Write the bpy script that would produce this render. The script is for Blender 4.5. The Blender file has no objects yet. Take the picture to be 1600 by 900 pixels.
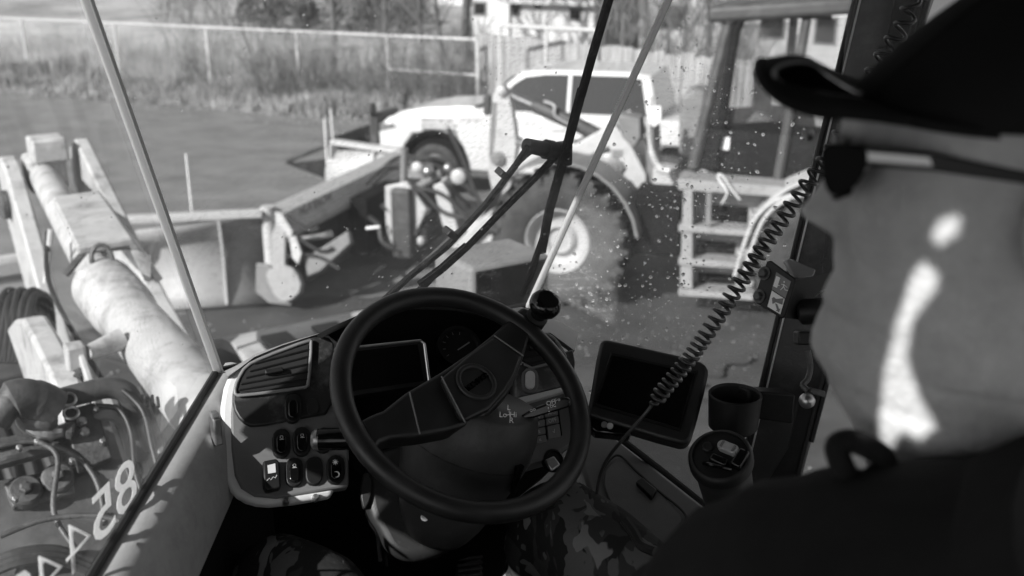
import bpy, bmesh, math, random
from mathutils import Vector, Matrix, noise
random.seed(7)
S = bpy.context.scene
COL = S.collection
R = math.radians
# ------------------------------------------------------------------ camera
PITCH = R(18.15); FPX = 1556.0
CAM = Vector((0, 0, 3.6))
cd = bpy.data.cameras.new('camera'); cam = bpy.data.objects.new('camera', cd); COL.objects.link(cam)
cam.location = CAM; cam.rotation_euler = (R(90) - PITCH, 0, 0)
cd.sensor_width = 36; cd.lens = 36 * FPX / 1600; cd.clip_start = .02; cd.clip_end = 1500
cd.dof.use_dof = True; cd.dof.focus_distance = 1.52; cd.dof.aperture_fstop = 4.4
S.camera = cam
# ------------------------------------------------------------------ light
SUN_TRAVEL = Vector((.60, .62, -.55)).normalized()
sun_el = math.asin(-SUN_TRAVEL.z); sun_az = math.atan2(-SUN_TRAVEL.x, -SUN_TRAVEL.y)
w = bpy.data.worlds.new('World'); S.world = w; w.use_nodes = True
nt = w.node_tree; nt.nodes.clear()
sk = nt.nodes.new('ShaderNodeTexSky'); sk.sky_type = 'NISHITA'; sk.sun_disc = False
sk.sun_elevation = sun_el; sk.sun_rotation = sun_az
bw = nt.nodes.new('ShaderNodeRGBToBW'); bg = nt.nodes.new('ShaderNodeBackground'); wo = nt.nodes.new('ShaderNodeOutputWorld')
bg.inputs['Strength'].default_value = .10
nt.links.new(sk.outputs[0], bw.inputs[0]); nt.links.new(bw.outputs[0], bg.inputs[0]); nt.links.new(bg.outputs[0], wo.inputs[0])
sl = bpy.data.lights.new('sun', 'SUN'); so = bpy.data.objects.new('sun', sl); COL.objects.link(so)
sl.energy = 4.6; sl.angle = R(.5); sl.color = (1, .995, .985)
so.rotation_euler = SUN_TRAVEL.to_track_quat('-Z', 'Y').to_euler(); so.location = (-20, -20, 30)
S.view_settings.view_transform = 'Standard'; S.view_settings.look = 'None'
S.view_settings.exposure = 1.0; S.view_settings.gamma = 1
S.cycles.transparent_max_bounces = 24; S.cycles.max_bounces = 8

# ------------------------------------------------------------------ places
CR, CF, CU = Vector((1, 0, 0)), Vector((0, math.cos(PITCH), -math.sin(PITCH))), Vector((0, math.sin(PITCH), math.cos(PITCH)))
PSI = R(33)
KX, KY = Vector((math.cos(PSI), math.sin(PSI), 0)), Vector((-math.sin(PSI), math.cos(PSI), 0))   # the cab's right and forward
Z = Vector((0, 0, 1))
def ray(px, py): return CR * ((px - 800) / FPX) - CU * ((py - 450) / FPX) + CF
def at(px, py, d): return CAM + ray(px, py) * d                       # a point of the photo at its measured distance
def cab(x, y, z): return KX * x + KY * y + Vector((0, 0, z))
def on(px, py, plane, off=0):                                           # a point of the photo on a known surface
    p, n = plane; r = ray(px, py); return CAM + r * ((p + n * off - CAM).dot(n) / r.dot(n))
def level(px, py, z): return on(px, py, (Vector((0, 0, z)), Z))
def tr(pts, plane, off=0): return [on(x, y, plane, off) for x, y in pts]

# ------------------------------------------------------------------ materials
MATS = {}
def mat(name, v, rough=.6, metal=0, spec=.5, var=.15, scale=12, bump=0, bscale=80, coat=0, dirt=0, dirtv=.4, dscale=6, stretch=None):
    m = bpy.data.materials.new(name); m.use_nodes = True; n = m.node_tree; b = n.nodes['Principled BSDF']
    b.inputs['Roughness'].default_value = rough; b.inputs['Metallic'].default_value = metal
    b.inputs['Specular IOR Level'].default_value = spec; b.inputs['Coat Weight'].default_value = coat
    tc = n.nodes.new('ShaderNodeTexCoord'); src = tc.outputs['Object']
    if stretch:
        mp = n.nodes.new('ShaderNodeMapping'); mp.inputs['Scale'].default_value = stretch; n.links.new(src, mp.inputs[0]); src = mp.outputs[0]
    tx = n.nodes.new('ShaderNodeTexNoise'); tx.inputs['Scale'].default_value = scale; tx.inputs['Detail'].default_value = 7; tx.inputs['Roughness'].default_value = .65
    n.links.new(src, tx.inputs['Vector'])
    mr = n.nodes.new('ShaderNodeMapRange'); mr.inputs[1].default_value = .3; mr.inputs[2].default_value = .7
    mr.inputs[3].default_value = v * (1 - var); mr.inputs[4].default_value = v * (1 + var)
    n.links.new(tx.outputs['Fac'], mr.inputs[0]); col = mr.outputs[0]
    if dirt:
        t2 = n.nodes.new('ShaderNodeTexNoise'); t2.inputs['Scale'].default_value = dscale; t2.inputs['Detail'].default_value = 9; t2.inputs['Roughness'].default_value = .72
        n.links.new(src, t2.inputs['Vector'])
        r2 = n.nodes.new('ShaderNodeMapRange'); r2.inputs[1].default_value = .5; r2.inputs[2].default_value = .68; r2.inputs[3].default_value = 0; r2.inputs[4].default_value = dirt
        n.links.new(t2.outputs['Fac'], r2.inputs[0])
        mx = n.nodes.new('ShaderNodeMix'); mx.data_type = 'FLOAT'
        n.links.new(r2.outputs[0], mx.inputs[0]); n.links.new(col, mx.inputs[2]); mx.inputs[3].default_value = dirtv
        col = mx.outputs[0]
        mro = n.nodes.new('ShaderNodeMapRange'); mro.inputs[3].default_value = rough; mro.inputs[4].default_value = min(1, rough + .3)
        n.links.new(r2.outputs[0], mro.inputs[0]); n.links.new(mro.outputs[0], b.inputs['Roughness'])
    n.links.new(col, b.inputs['Base Color'])
    if bump:
        bt = n.nodes.new('ShaderNodeTexNoise'); bt.inputs['Scale'].default_value = bscale; bt.inputs['Detail'].default_value = 5
        n.links.new(src, bt.inputs['Vector'])
        bn = n.nodes.new('ShaderNodeBump'); bn.inputs['Strength'].default_value = bump; bn.inputs['Distance'].default_value = .004 if bscale > 20 else .03
        n.links.new(bt.outputs['Fac'], bn.inputs['Height']); n.links.new(bn.outputs[0], b.inputs['Normal'])
    MATS[name] = m; return m
black = mat('black_plastic', .009, .5, spec=.3, bump=.08, bscale=900, dirt=.2, dirtv=.04, dscale=18)
blackm = mat('black_matte', .006, .85, spec=.12)
gloss = mat('black_gloss', .004, .14, spec=.4, dirt=.08, dirtv=.05, dscale=14)
wheelm = mat('wheel_rubber', .013, .40, spec=.4, bump=.10, bscale=1100, var=.35, scale=25, dirt=.5, dirtv=.02, dscale=20)
panel = mat('panel_grey', .13, spec=.3, rough=.55, bump=.08, bscale=700, var=.1, scale=9, dirt=.4, dirtv=.16, dscale=10)
panell = mat('panel_light', .55, .5, bump=.15, bscale=700, var=.08, scale=14, dirt=.2, dirtv=.3, dscale=22)
dusty = mat('dusty_plastic', .018, .45, spec=.3, dirt=.8, dirtv=.12, dscale=9, bump=.06, bscale=600)
sillm = mat('sill_vinyl', .33, .6, var=.14, scale=16, bump=.08, bscale=300, dirt=.35, dirtv=.2, dscale=26, stretch=(3, 1, 1))
sealm = mat('rubber_seal', .012, .6)

pillm = mat('pillar_paint', .02, spec=.3, rough=.45, bump=.1, bscale=300, dirt=.2, dirtv=.1, dscale=20)
steel = mat('steel', .45, .35, metal=.9, var=.2, scale=40)
chrome = mat('chrome', .75, .12, metal=1, var=.1)
printm = mat('white_print', .7, .6, var=.02)
dimprint = mat('worn_print', .5, .6, var=.1)
yellow = mat('machine_paint', .42, .42, var=.16, scale=5, dirt=.6, dirtv=.13, dscale=5, bump=.15, bscale=40)
boomp = mat('boom_paint', .40, .42, var=.18, scale=9, dirt=.9, dirtv=.15, dscale=6.5, bump=.4, bscale=45)
machd = mat('machine_dark', .045, .6, var=.3, scale=8, dirt=.4, dirtv=.14, dscale=7)
machg = mat('machine_grey', .16, .6, var=.2, scale=8, dirt=.4, dirtv=.1, dscale=9)
rustm = mat('dirty_steel', .075, .55, metal=.4, var=.35, scale=30, dirt=.6, dirtv=.17, dscale=16, bump=.4, bscale=120)
tyrem = mat('tyre_rubber', .045, .85, spec=.2, var=.3, scale=7, dirt=.55, dirtv=.10, dscale=4)
rimm = mat('rim_paint', .32, .5, var=.15, scale=6, dirt=.4, dirtv=.25)
hosem = mat('hose_rubber', .025, .5, var=.3, scale=30)
truckw = mat('truck_white', .52, .3, var=.02, coat=.4)
truckg = mat('truck_glass', .012, .08, spec=.7, var=.05)
skinm = mat('skin', .37, .55, var=.16, scale=28, bump=.5, bscale=160, spec=.4, dirt=.35, dirtv=.3, dscale=70)
capm = mat('cap_fabric', .013, .9, spec=.15, bump=.5, bscale=900)
jackm = mat('jacket_fabric', .011, .9, spec=.12, bump=.5, bscale=500, var=.3)
paper = mat('paper_label', .75, .6, var=.02)
greyk = mat('grey_key', .16, .5, var=.1)
boardm = mat('fence_board', .27, .8, var=.6, scale=2.2, stretch=(6, 6, .5), bump=.3, bscale=60)
galv = mat('galvanised', .52, .45, metal=.3, var=.15)
sidm = mat('house_siding', .5, .6, var=.05)
sidd = mat('house_dark_siding', .25, .7, var=.15)
roofm = mat('house_roof', .1, .85, var=.3)
barkm = mat('bark', .10, .9, var=.4, scale=6, bump=.6, bscale=30)
twigm = mat('twigs', .12, .9, var=.35, scale=3)
grassm = mat('dry_grass', .33, .9, var=.45, scale=1.3, spec=.1)
brushm = mat('brush_stems', .13, .9, var=.5, scale=1.1, spec=.1)
groundm = mat('verge_soil', .18, .95, var=.45, scale=.7, spec=.1, bump=.8, bscale=3, dirt=.6, dirtv=.2, dscale=2)
asphm = mat('asphalt', .155, .9, var=.24, scale=1.1, spec=.2, bump=.6, bscale=220, dirt=.55, dirtv=.09, dscale=.9)
ladderm = mat('ladder_paint', .27, .5, var=.25, scale=9, dirt=.7, dirtv=.09, dscale=9)
everm = mat('evergreen', .06, .9, var=.5, scale=2)

def film(name, v, tr_):
    m = bpy.data.materials.new(name); m.use_nodes = True; n = m.node_tree; b = n.nodes['Principled BSDF']; b.inputs['Base Color'].default_value = (v, v, v, 1); b.inputs['Roughness'].default_value = .4
    t = n.nodes.new('ShaderNodeBsdfTranslucent'); t.inputs[0].default_value = (v, v, v, 1); x = n.nodes.new('ShaderNodeMixShader'); x.inputs[0].default_value = tr_
    n.links.new(b.outputs[0], x.inputs[1]); n.links.new(t.outputs[0], x.inputs[2]); n.links.new(x.outputs[0], n.nodes['Material Output'].inputs[0]); MATS[name] = m; return m
jointm = film('silicone_joint', .75, .65); decalm = film('decal_film', .85, .55)
def camo():
    m = bpy.data.materials.new('camo_cloth'); m.use_nodes = True; n = m.node_tree; b = n.nodes['Principled BSDF']
    b.inputs['Roughness'].default_value = .9; b.inputs['Specular IOR Level'].default_value = .15
    tc = n.nodes.new('ShaderNodeTexCoord'); mp = n.nodes.new('ShaderNodeMapping'); mp.inputs['Rotation'].default_value = (0, 0, R(33)); mp.inputs['Scale'].default_value = (1.5, .75, 1)
    n.links.new(tc.outputs['Object'], mp.inputs[0])
    prev = None
    for sc, lo, v, off in ((13, .5, .02, 0), (17, .56, .10, 3.1), (15, .62, .18, 7.7)):
        t = n.nodes.new('ShaderNodeTexNoise'); t.noise_dimensions = '4D'; t.inputs['W'].default_value = off; t.inputs['Scale'].default_value = sc; t.inputs['Detail'].default_value = 2.5; t.inputs['Distortion'].default_value = .6
        n.links.new(mp.outputs[0], t.inputs['Vector'])
        r = n.nodes.new('ShaderNodeMapRange'); r.inputs[1].default_value = lo; r.inputs[2].default_value = lo + .012; n.links.new(t.outputs['Fac'], r.inputs[0])
        x = n.nodes.new('ShaderNodeMix'); x.data_type = 'FLOAT'; n.links.new(r.outputs[0], x.inputs[0])
        if prev: n.links.new(prev, x.inputs[2])
        else: x.inputs[2].default_value = .04
        x.inputs[3].default_value = v; prev = x.outputs[0]
    n.links.new(prev, b.inputs['Base Color'])
    bt = n.nodes.new('ShaderNodeTexNoise'); bt.inputs['Scale'].default_value = 35; bt.inputs['Detail'].default_value = 4
    n.links.new(tc.outputs['Object'], bt.inputs['Vector'])
    bn = n.nodes.new('ShaderNodeBump'); bn.inputs['Strength'].default_value = .35; bn.inputs['Distance'].default_value = .01
    n.links.new(bt.outputs['Fac'], bn.inputs['Height']); n.links.new(bn.outputs[0], b.inputs['Normal'])
    return m
camom = camo()

def pane_mat(name, film=.10, clear=.92, lo=.4, hi=.75, scale=3, specks=.18, streak=0):
    """clear glass under a thin uneven film of dust and dried spatter"""
    m = bpy.data.materials.new(name); m.use_nodes = True; n = m.node_tree; n.nodes.clear()
    out = n.nodes.new('ShaderNodeOutputMaterial'); tp = n.nodes.new('ShaderNodeBsdfTransparent'); tp.inputs[0].default_value = (clear,) * 3 + (1,)
    gl = n.nodes.new('ShaderNodeBsdfGlossy'); gl.inputs['Roughness'].default_value = .02
    df = n.nodes.new('ShaderNodeBsdfDiffuse'); df.inputs[0].default_value = (.6, .6, .6, 1)
    tl = n.nodes.new('ShaderNodeBsdfTranslucent'); tl.inputs[0].default_value = (.6, .6, .6, 1)
    ad = n.nodes.new('ShaderNodeMixShader'); ad.inputs[0].default_value = .5; n.links.new(df.outputs[0], ad.inputs[1]); n.links.new(tl.outputs[0], ad.inputs[2])
    tc = n.nodes.new('ShaderNodeTexCoord')
    t1 = n.nodes.new('ShaderNodeTexNoise'); t1.inputs['Scale'].default_value = scale; t1.inputs['Detail'].default_value = 8; t1.inputs['Roughness'].default_value = .6
    t2 = n.nodes.new('ShaderNodeTexVoronoi'); t2.inputs['Scale'].default_value = 260
    n.links.new(tc.outputs['Object'], t1.inputs['Vector']); n.links.new(tc.outputs['Object'], t2.inputs['Vector'])
    r1 = n.nodes.new('ShaderNodeMapRange'); r1.inputs[1].default_value = lo; r1.inputs[2].default_value = hi; r1.inputs[3].default_value = film * .45; r1.inputs[4].default_value = film * 1.6
    n.links.new(t1.outputs['Fac'], r1.inputs[0])
    r2 = n.nodes.new('ShaderNodeMapRange'); r2.inputs[1].default_value = .10; r2.inputs[2].default_value = .16; r2.inputs[3].default_value = specks; r2.inputs[4].default_value = 0
    n.links.new(t2.outputs['Distance'], r2.inputs[0])
    wn = n.nodes.new('ShaderNodeMath'); wn.operation = 'GREATER_THAN'; wn.inputs[1].default_value = .8
    sp = n.nodes.new('ShaderNodeSeparateColor'); n.links.new(t2.outputs['Color'], sp.inputs[0]); n.links.new(sp.outputs[0], wn.inputs[0])
    ml = n.nodes.new('ShaderNodeMath'); ml.operation = 'MULTIPLY'; n.links.new(r2.outputs[0], ml.inputs[0]); n.links.new(wn.outputs[0], ml.inputs[1])
    sm = n.nodes.new('ShaderNodeMath'); sm.operation = 'ADD'; sm.use_clamp = True; n.links.new(r1.outputs[0], sm.inputs[0]); n.links.new(ml.outputs[0], sm.inputs[1])
    if streak:
        mp = n.nodes.new('ShaderNodeMapping'); mp.inputs['Rotation'].default_value = (.4, .5, .9); mp.inputs['Scale'].default_value = (3, 90, 90); n.links.new(tc.outputs['Object'], mp.inputs[0])
        t3 = n.nodes.new('ShaderNodeTexNoise'); t3.inputs['Scale'].default_value = 1.6; t3.inputs['Detail'].default_value = 6; n.links.new(mp.outputs[0], t3.inputs['Vector'])
        r3 = n.nodes.new('ShaderNodeMapRange'); r3.inputs[1].default_value = .52; r3.inputs[2].default_value = .8; r3.inputs[3].default_value = 0; r3.inputs[4].default_value = streak; n.links.new(t3.outputs['Fac'], r3.inputs[0])
        t4 = n.nodes.new('ShaderNodeTexNoise'); t4.inputs['Scale'].default_value = 4.5; n.links.new(tc.outputs['Object'], t4.inputs['Vector'])
        r4 = n.nodes.new('ShaderNodeMapRange'); r4.inputs[1].default_value = .48; r4.inputs[2].default_value = .62; n.links.new(t4.outputs['Fac'], r4.inputs[0])
        m5 = n.nodes.new('ShaderNodeMath'); m5.operation = 'MULTIPLY_ADD'; n.links.new(r3.outputs[0], m5.inputs[0]); n.links.new(r4.outputs[0], m5.inputs[1]); n.links.new(sm.outputs[0], m5.inputs[2]); m5.use_clamp = True; sm = m5
    lw = n.nodes.new('ShaderNodeFresnel'); lw.inputs[0].default_value = 1.25
    m1 = n.nodes.new('ShaderNodeMixShader'); gm = n.nodes.new('ShaderNodeNewGeometry'); fr = n.nodes.new('ShaderNodeMath'); fr.operation = 'SUBTRACT'; fr.use_clamp = True; n.links.new(lw.outputs[0], fr.inputs[0]); n.links.new(gm.outputs['Backfacing'], fr.inputs[1]); n.links.new(fr.outputs[0], m1.inputs[0]); n.links.new(tp.outputs[0], m1.inputs[1]); n.links.new(gl.outputs[0], m1.inputs[2])
    m2 = n.nodes.new('ShaderNodeMixShader'); n.links.new(sm.outputs[0], m2.inputs[0]); n.links.new(m1.outputs[0], m2.inputs[1]); n.links.new(ad.outputs[0], m2.inputs[2])
    n.links.new(m2.outputs[0], out.inputs[0]); return m
glass_c = pane_mat('windscreen_glass', .07, streak=.22)
glass_l = pane_mat('left_glass', .038, streak=.12)
glass_r = pane_mat('right_glass', .085, scale=4, streak=.35)
glass_o = pane_mat('other_glass', .08, clear=.8)
dropm = bpy.data.materials.new('water'); dropm.use_nodes = True
_b = dropm.node_tree.nodes['Principled BSDF']; _b.inputs['Transmission Weight'].default_value = .9; _b.inputs['Base Color'].default_value = (.95, .95, .95, 1); _b.inputs['IOR'].default_value = 1.33; _b.inputs['Roughness'].default_value = .02

# ------------------------------------------------------------------ mesh helpers
class MB:
    def __init__(s): s.v = []; s.f = []
    def add(s, vs, fs):
        k = len(s.v); s.v += [Vector(p) for p in vs]; s.f += [tuple(i + k for i in q) for q in fs]; return s
    def box(s, c, ax, ay, az, sx, sy, sz):
        c = Vector(c); vs = [c + ax * (sx * i / 2) + ay * (sy * j / 2) + az * (sz * k / 2) for k in (-1, 1) for j in (-1, 1) for i in (-1, 1)]
        return s.add(vs, [(0, 2, 3, 1), (4, 5, 7, 6), (0, 1, 5, 4), (2, 6, 7, 3), (0, 4, 6, 2), (1, 3, 7, 5)])
    def prism(s, poly, d):                       # poly: outline, d: extrusion vector
        n = len(poly); poly = [Vector(p) for p in poly]
        a = sum((poly[i].cross(poly[(i + 1) % n]) for i in range(n)), Vector()) if n > 2 else Vector()
        nrm = Vector();
        for i in range(n): nrm += (poly[i] - poly[0]).cross(poly[(i + 1) % n] - poly[0])
        if nrm.dot(d) > 0: poly = poly[::-1]
        vs = poly + [p + d for p in poly]
        fs = [tuple(range(n)), tuple(range(2 * n - 1, n - 1, -1))] + [(i, i + n, (i + 1) % n + n, (i + 1) % n) for i in range(n)]
        return s.add(vs, fs)
    def tube(s, pts, r, seg=10, cap=True, close=False):
        pts = [Vector(p) for p in pts]; n = len(pts); rs = r if isinstance(r, (list, tuple)) else [r] * n
        up = None; vs = []
        for i, p in enumerate(pts):
            t = (pts[(i + 1) % n] - pts[i - 1]) if close else (pts[min(i + 1, n - 1)] - pts[max(i - 1, 0)])
            t.normalize()
            if up is None:
                up = t.orthogonal().normalized()
            up = (up - t * up.dot(t)).normalized(); b = t.cross(up)
            for k in range(seg):
                a = 2 * math.pi * k / seg; vs.append(p + (up * math.cos(a) + b * math.sin(a)) * rs[i])
        fs = []
        for i in range(n if close else n - 1):
            j = (i + 1) % n
            for k in range(seg): fs.append((i * seg + k, i * seg + (k + 1) % seg, j * seg + (k + 1) % seg, j * seg + k))
        if cap and not close: fs += [tuple(range(seg - 1, -1, -1)), tuple(range((n - 1) * seg, n * seg))]
        return s.add(vs, fs)
    def lathe(s, o, axis, prof, seg=24, sx=1, ref=None, cap=True):   # prof: (radius, along)
        axis = Vector(axis).normalized(); u = (ref - axis * ref.dot(axis)).normalized() if ref else axis.orthogonal().normalized(); b = axis.cross(u); vs = []
        for r, h in prof:
            for k in range(seg):
                a = 2 * math.pi * k / seg; vs.append(o + axis * h + (u * math.cos(a) * sx + b * math.sin(a)) * r)
        n = len(prof); fs = []
        for i in range(n - 1):
            for k in range(seg): fs.append((i * seg + k, i * seg + (k + 1) % seg, (i + 1) * seg + (k + 1) % seg, (i + 1) * seg + k))
        if cap: fs += [tuple(range(seg - 1, -1, -1)), tuple(range((n - 1) * seg, n * seg))]
        return s.add(vs, fs)
    def grid(s, rows, close=False):
        m = len(rows[0]); vs = [p for r_ in rows for p in r_]; fs = []
        for i in range(len(rows) - 1):
            for k in range(m if close else m - 1): fs.append((i * m + k, i * m + (k + 1) % m, (i + 1) * m + (k + 1) % m, (i + 1) * m + k))
        return s.add(vs, fs)

def tag(o, label=None, cat=None, group=None, kind=None):
    if label: o['label'] = label
    if cat: o['category'] = cat
    if group: o['group'] = group
    if kind: o['kind'] = kind
    return o
def base(o):
    p = Vector(o.get('at', (0, 0, 0))); return p
def thing(name, label, cat, loc, group=None):
    o = bpy.data.objects.new(name, None); COL.objects.link(o); o.location = loc; o.empty_display_size = .1
    return tag(o, label, cat, group)
WORLD0 = {}
def origin(o): return WORLD0.get(o.name, Vector(o.location)) if o else Vector()
def build(name, mb, m, parent=None, smooth=35, bevel=0, bseg=2, solid=0, sub=0, loc=None, kind=None):
    org = origin(parent) if parent else (Vector(loc) if loc else Vector())
    me = bpy.data.meshes.new(name); me.from_pydata([tuple(v - org) for v in mb.v], [], mb.f); me.update()
    bm = bmesh.new(); bm.from_mesh(me); bmesh.ops.recalc_face_normals(bm, faces=bm.faces); bm.to_mesh(me); bm.free()
    if smooth:
        for p in me.polygons: p.use_smooth = True
        me.set_sharp_from_angle(angle=R(smooth))
    me.materials.append(m)
    o = bpy.data.objects.new(name, me); COL.objects.link(o)
    if parent: o.parent = parent; WORLD0[o.name] = org
    else: o.location = org; WORLD0[o.name] = org
    if solid:
        q = o.modifiers.new('solid', 'SOLIDIFY'); q.thickness = solid; q.offset = 0
    if bevel:
        q = o.modifiers.new('bevel', 'BEVEL'); q.width = bevel; q.segments = bseg; q.limit_method = 'ANGLE'; q.angle_limit = R(40); q.harden_normals = False
    if sub:
        q = o.modifiers.new('sub', 'SUBSURF'); q.levels = sub; q.render_levels = sub
    if kind: o['kind'] = kind
    return o
def lettering(name, s, m, parent, o, xd, yd, size, depth=.0006, bold=0, align='CENTER'):
    c = bpy.data.curves.new(name, 'FONT'); c.body = s; c.size = size; c.extrude = depth / 2; c.align_x = align; c.align_y = 'CENTER'; c.offset = bold; c.resolution_u = 3
    t = bpy.data.objects.new(name, c); COL.objects.link(t); dg = bpy.context.evaluated_depsgraph_get()
    me = bpy.data.meshes.new_from_object(t.evaluated_get(dg)); bpy.data.objects.remove(t); bpy.data.curves.remove(c)
    xd = xd.normalized(); yd = (yd - xd * yd.dot(xd)).normalized(); zd = xd.cross(yd); org = origin(parent)
    for v in me.vertices: v.co = o + xd * v.co.x + yd * v.co.y + zd * v.co.z - org
    me.materials.clear(); me.materials.append(m); me.name = name
    ob = bpy.data.objects.new(name, me); COL.objects.link(ob); ob.parent = parent; WORLD0[ob.name] = org
    return ob
def smooth_loop(pts, n=2, closed=True):
    for _ in range(n):
        q = []
        L = len(pts)
        rng = range(L) if closed else range(L - 1)
        if not closed: q.append(pts[0])
        for i in rng:
            a, b = pts[i], pts[(i + 1) % L]
            q += [tuple(a[k] * .75 + b[k] * .25 for k in range(len(a))), tuple(a[k] * .25 + b[k] * .75 for k in range(len(a)))]
        if not closed: q.append(pts[-1])
        pts = q
    return pts
def curve(pts, n=8):                                  # Catmull-Rom through the points
    pts = [Vector(p) for p in pts]; out = []
    for i in range(len(pts) - 1):
        a, b, c, d = pts[max(i - 1, 0)], pts[i], pts[i + 1], pts[min(i + 2, len(pts) - 1)]
        for k in range(n):
            t = k / n; out.append(.5 * (2 * b + (c - a) * t + (2 * a - 5 * b + 4 * c - d) * t * t + (3 * b - a - 3 * c + d) * t ** 3))
    return out + [pts[-1]]
# ================================================================== THE CAB
def plane3(a, b, c, toward=None):
    n = (b - a).cross(c - a).normalized()
    if toward is not None and n.dot(toward - a) < 0: n = -n
    return (a, n)
L0, L1 = cab(.395, 1.452, 2.992), cab(.238, 1.274, 3.557)
R0, R1 = cab(.974, 1.452, 2.992), cab(1.132, 1.274, 3.557)
EL = KX * -.275 + KY * -.466; ER = KX * .275 + KY * -.466
LT, RT = L0 + (L1 - L0) * 1.95, R0 + (R1 - R0) * 1.95
SCREEN = plane3(L0, R0, L1, CAM)                 # normals face the seat
LPANE = plane3(L0, L1, L0 + EL, CAM + KX)
RPANE = plane3(R0, R1, R0 + ER, CAM)
cabt = thing('loader_cab', 'dark cab interior of the wheel loader framing the wet windscreen', 'vehicle cab', cab(.68, .3, 2.0))
# panes
def pane(name, poly, n, m, t=.006):
    return build(name, MB().prism(poly, n * -t), m, cabt, smooth=0)
ws = pane('window_pane', [L0, R0, RT, LT], SCREEN[1], glass_c)
lp = pane('window_pane', [L0 + EL * .004, LT + EL * .004, LT + EL * 2.1, L0 + EL * 2.1], LPANE[1], glass_l)
rpoly = [R0 + ER * .004, RT + ER * .004] + [on(1412, -260, RPANE), on(1340, 0, RPANE), on(1160, 735, RPANE), on(1135, 830, RPANE), on(960, 676, RPANE), on(880, 620, RPANE)]
rp = pane('window_pane', rpoly, RPANE[1], glass_r)
tag(ws, 'centre windscreen pane spotted with rain'); tag(lp, 'left corner pane carrying a reversed number'); tag(rp, 'right corner pane spotted with rain')
# joints between the panes: pale flat strips with a rubber lip
for p0, p1, nn in ((L0, LT, SCREEN[1]), (R0, RT, SCREEN[1])):
    ax = (p1 - p0).normalized(); sd = ax.cross(nn).normalized()
    build('joint_strip', MB().box((p0 + p1) / 2 + nn * .006, ax, sd, nn, (p1 - p0).length, .0105, .008), jointm, cabt, bevel=.0025)
    build('joint_lip', MB().box((p0 + p1) / 2 + nn * .004 + sd * .0075, ax, sd, nn, (p1 - p0).length, .004, .006), galv, cabt)
# seals along the lower edges
build('rubber_seal', MB().tube([L0 + EL * -.02 + Z * .003, L0 + EL * 1.0 + Z * .003, L0 + EL * 2.1 + Z * .003], .0055, 8), sealm, cabt)
build('rubber_seal', MB().tube([L0 + Z * .002, (L0 + R0) / 2, R0 + Z * .002], .006, 8), sealm, cabt)
build('rubber_seal', MB().tube(tr([(880, 616), (960, 678), (1030, 732), (1090, 780), (1140, 822)], RPANE, .006), .0065, 8), sealm, cabt)
# left sill: padded ledge under the left pane
inn = (KX * .861 - KY * .508).normalized(); rows = []
for t in [i / 14 for i in range(-1, 29)]:
    b0 = L0 + EL * t
    prof = [(.004, .0), (.014, .001), (.026, -.002), (.036, -.009), (.044, -.022), (.050, -.042), (.055, -.07), (.058, -.11)]
    rows.append([b0 + inn * u + Z * h for u, h in prof])
build('left_sill', MB().grid(rows), sillm, cabt, smooth=60)
rows = [[L0 + EL * t + inn * u + Z * h for u, h in ((.056, -.10), (.060, -.2), (.060, -.5), (.060, -.95))] for t in (-.07, 1, 2.1)]
build('side_trim', MB().grid(rows), blackm, cabt, smooth=60)
build('front_wall', MB().box(cab(.685, 1.475, 2.45), KX, KY, Z, .56, .03, 1.02), blackm, cabt)
build('floor', MB().box(cab(.68, .35, 2.0), KX, KY, Z, 1.9, 2.5, .04), blackm, cabt)
build('roof', MB().box(cab(.68, .22, 4.11), KX, KY, Z, 2.0, 2.25, .06), blackm, cabt, bevel=.01)
build('rear_wall', MB().box(cab(.68, -.92, 2.4), KX, KY, Z, 1.9, .04, .8), blackm, cabt)
build('outer_wall', MB().prism([L0 - Z * .07 - inn * .002, L0 + EL * 2.1 - Z * .07 - inn * .002, L0 + EL * 2.1 - Z * .98 - inn * .01, L0 - Z * .98 - inn * .01], inn * -.03), machd, cabt)
# added unseen panel blocking the sun from the left; holes shape the light inside
from mathutils.geometry import tessellate_polygon
DX = -.26
def sunhit(px, py, dep):
    p = at(px, py, dep); s = (DX - p.dot(KX)) / -SUN_TRAVEL.dot(KX); q = p - SUN_TRAVEL * s; return (q.dot(KY), q.z)
gap = [sunhit(x, y, e) for x, y, e in ((1424, 432, .622), (1408, 490, .636), (1390, 560, .65), (1372, 640, .665), (1364, 690, .67), (1380, 704, .672), (1412, 672, .662), (1440, 690, .662), (1462, 664, .652), (1436, 620, .65), (1417, 560, .645), (1428, 500, .632), (1464, 452, .62), (1466, 428, .615), (1444, 412, .617))]  # hole outline projected back along the sun to shape the cheek's light patch
gap2 = [sunhit(x, y, e) for x, y, e in ((1448, 362, .60), (1466, 343, .60), (1500, 336, .595), (1492, 356, .595), (1462, 374, .60))]
def sheet(outer, holes):
    loops = [[Vector((0, y, z)) for y, z in lp_] for lp_ in [outer] + holes]; fl_ = [v for l_ in loops for v in l_]
    tri = tessellate_polygon(loops); mb = MB(); mb.add([cab(DX, v.y, v.z) for v in fl_], tri); return mb
build('sun_mask_panel', sheet([(-.9, 2.0), (.44, 2.0), (.44, 3.34), (1.0, 3.34), (1.0, 4.08), (-.9, 4.08)], [gap, gap2, [(-.8, 2.8), (.36, 2.8), (.36, 3.55), (-.8, 3.55)]]), blackm, cabt, smooth=0)
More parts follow.
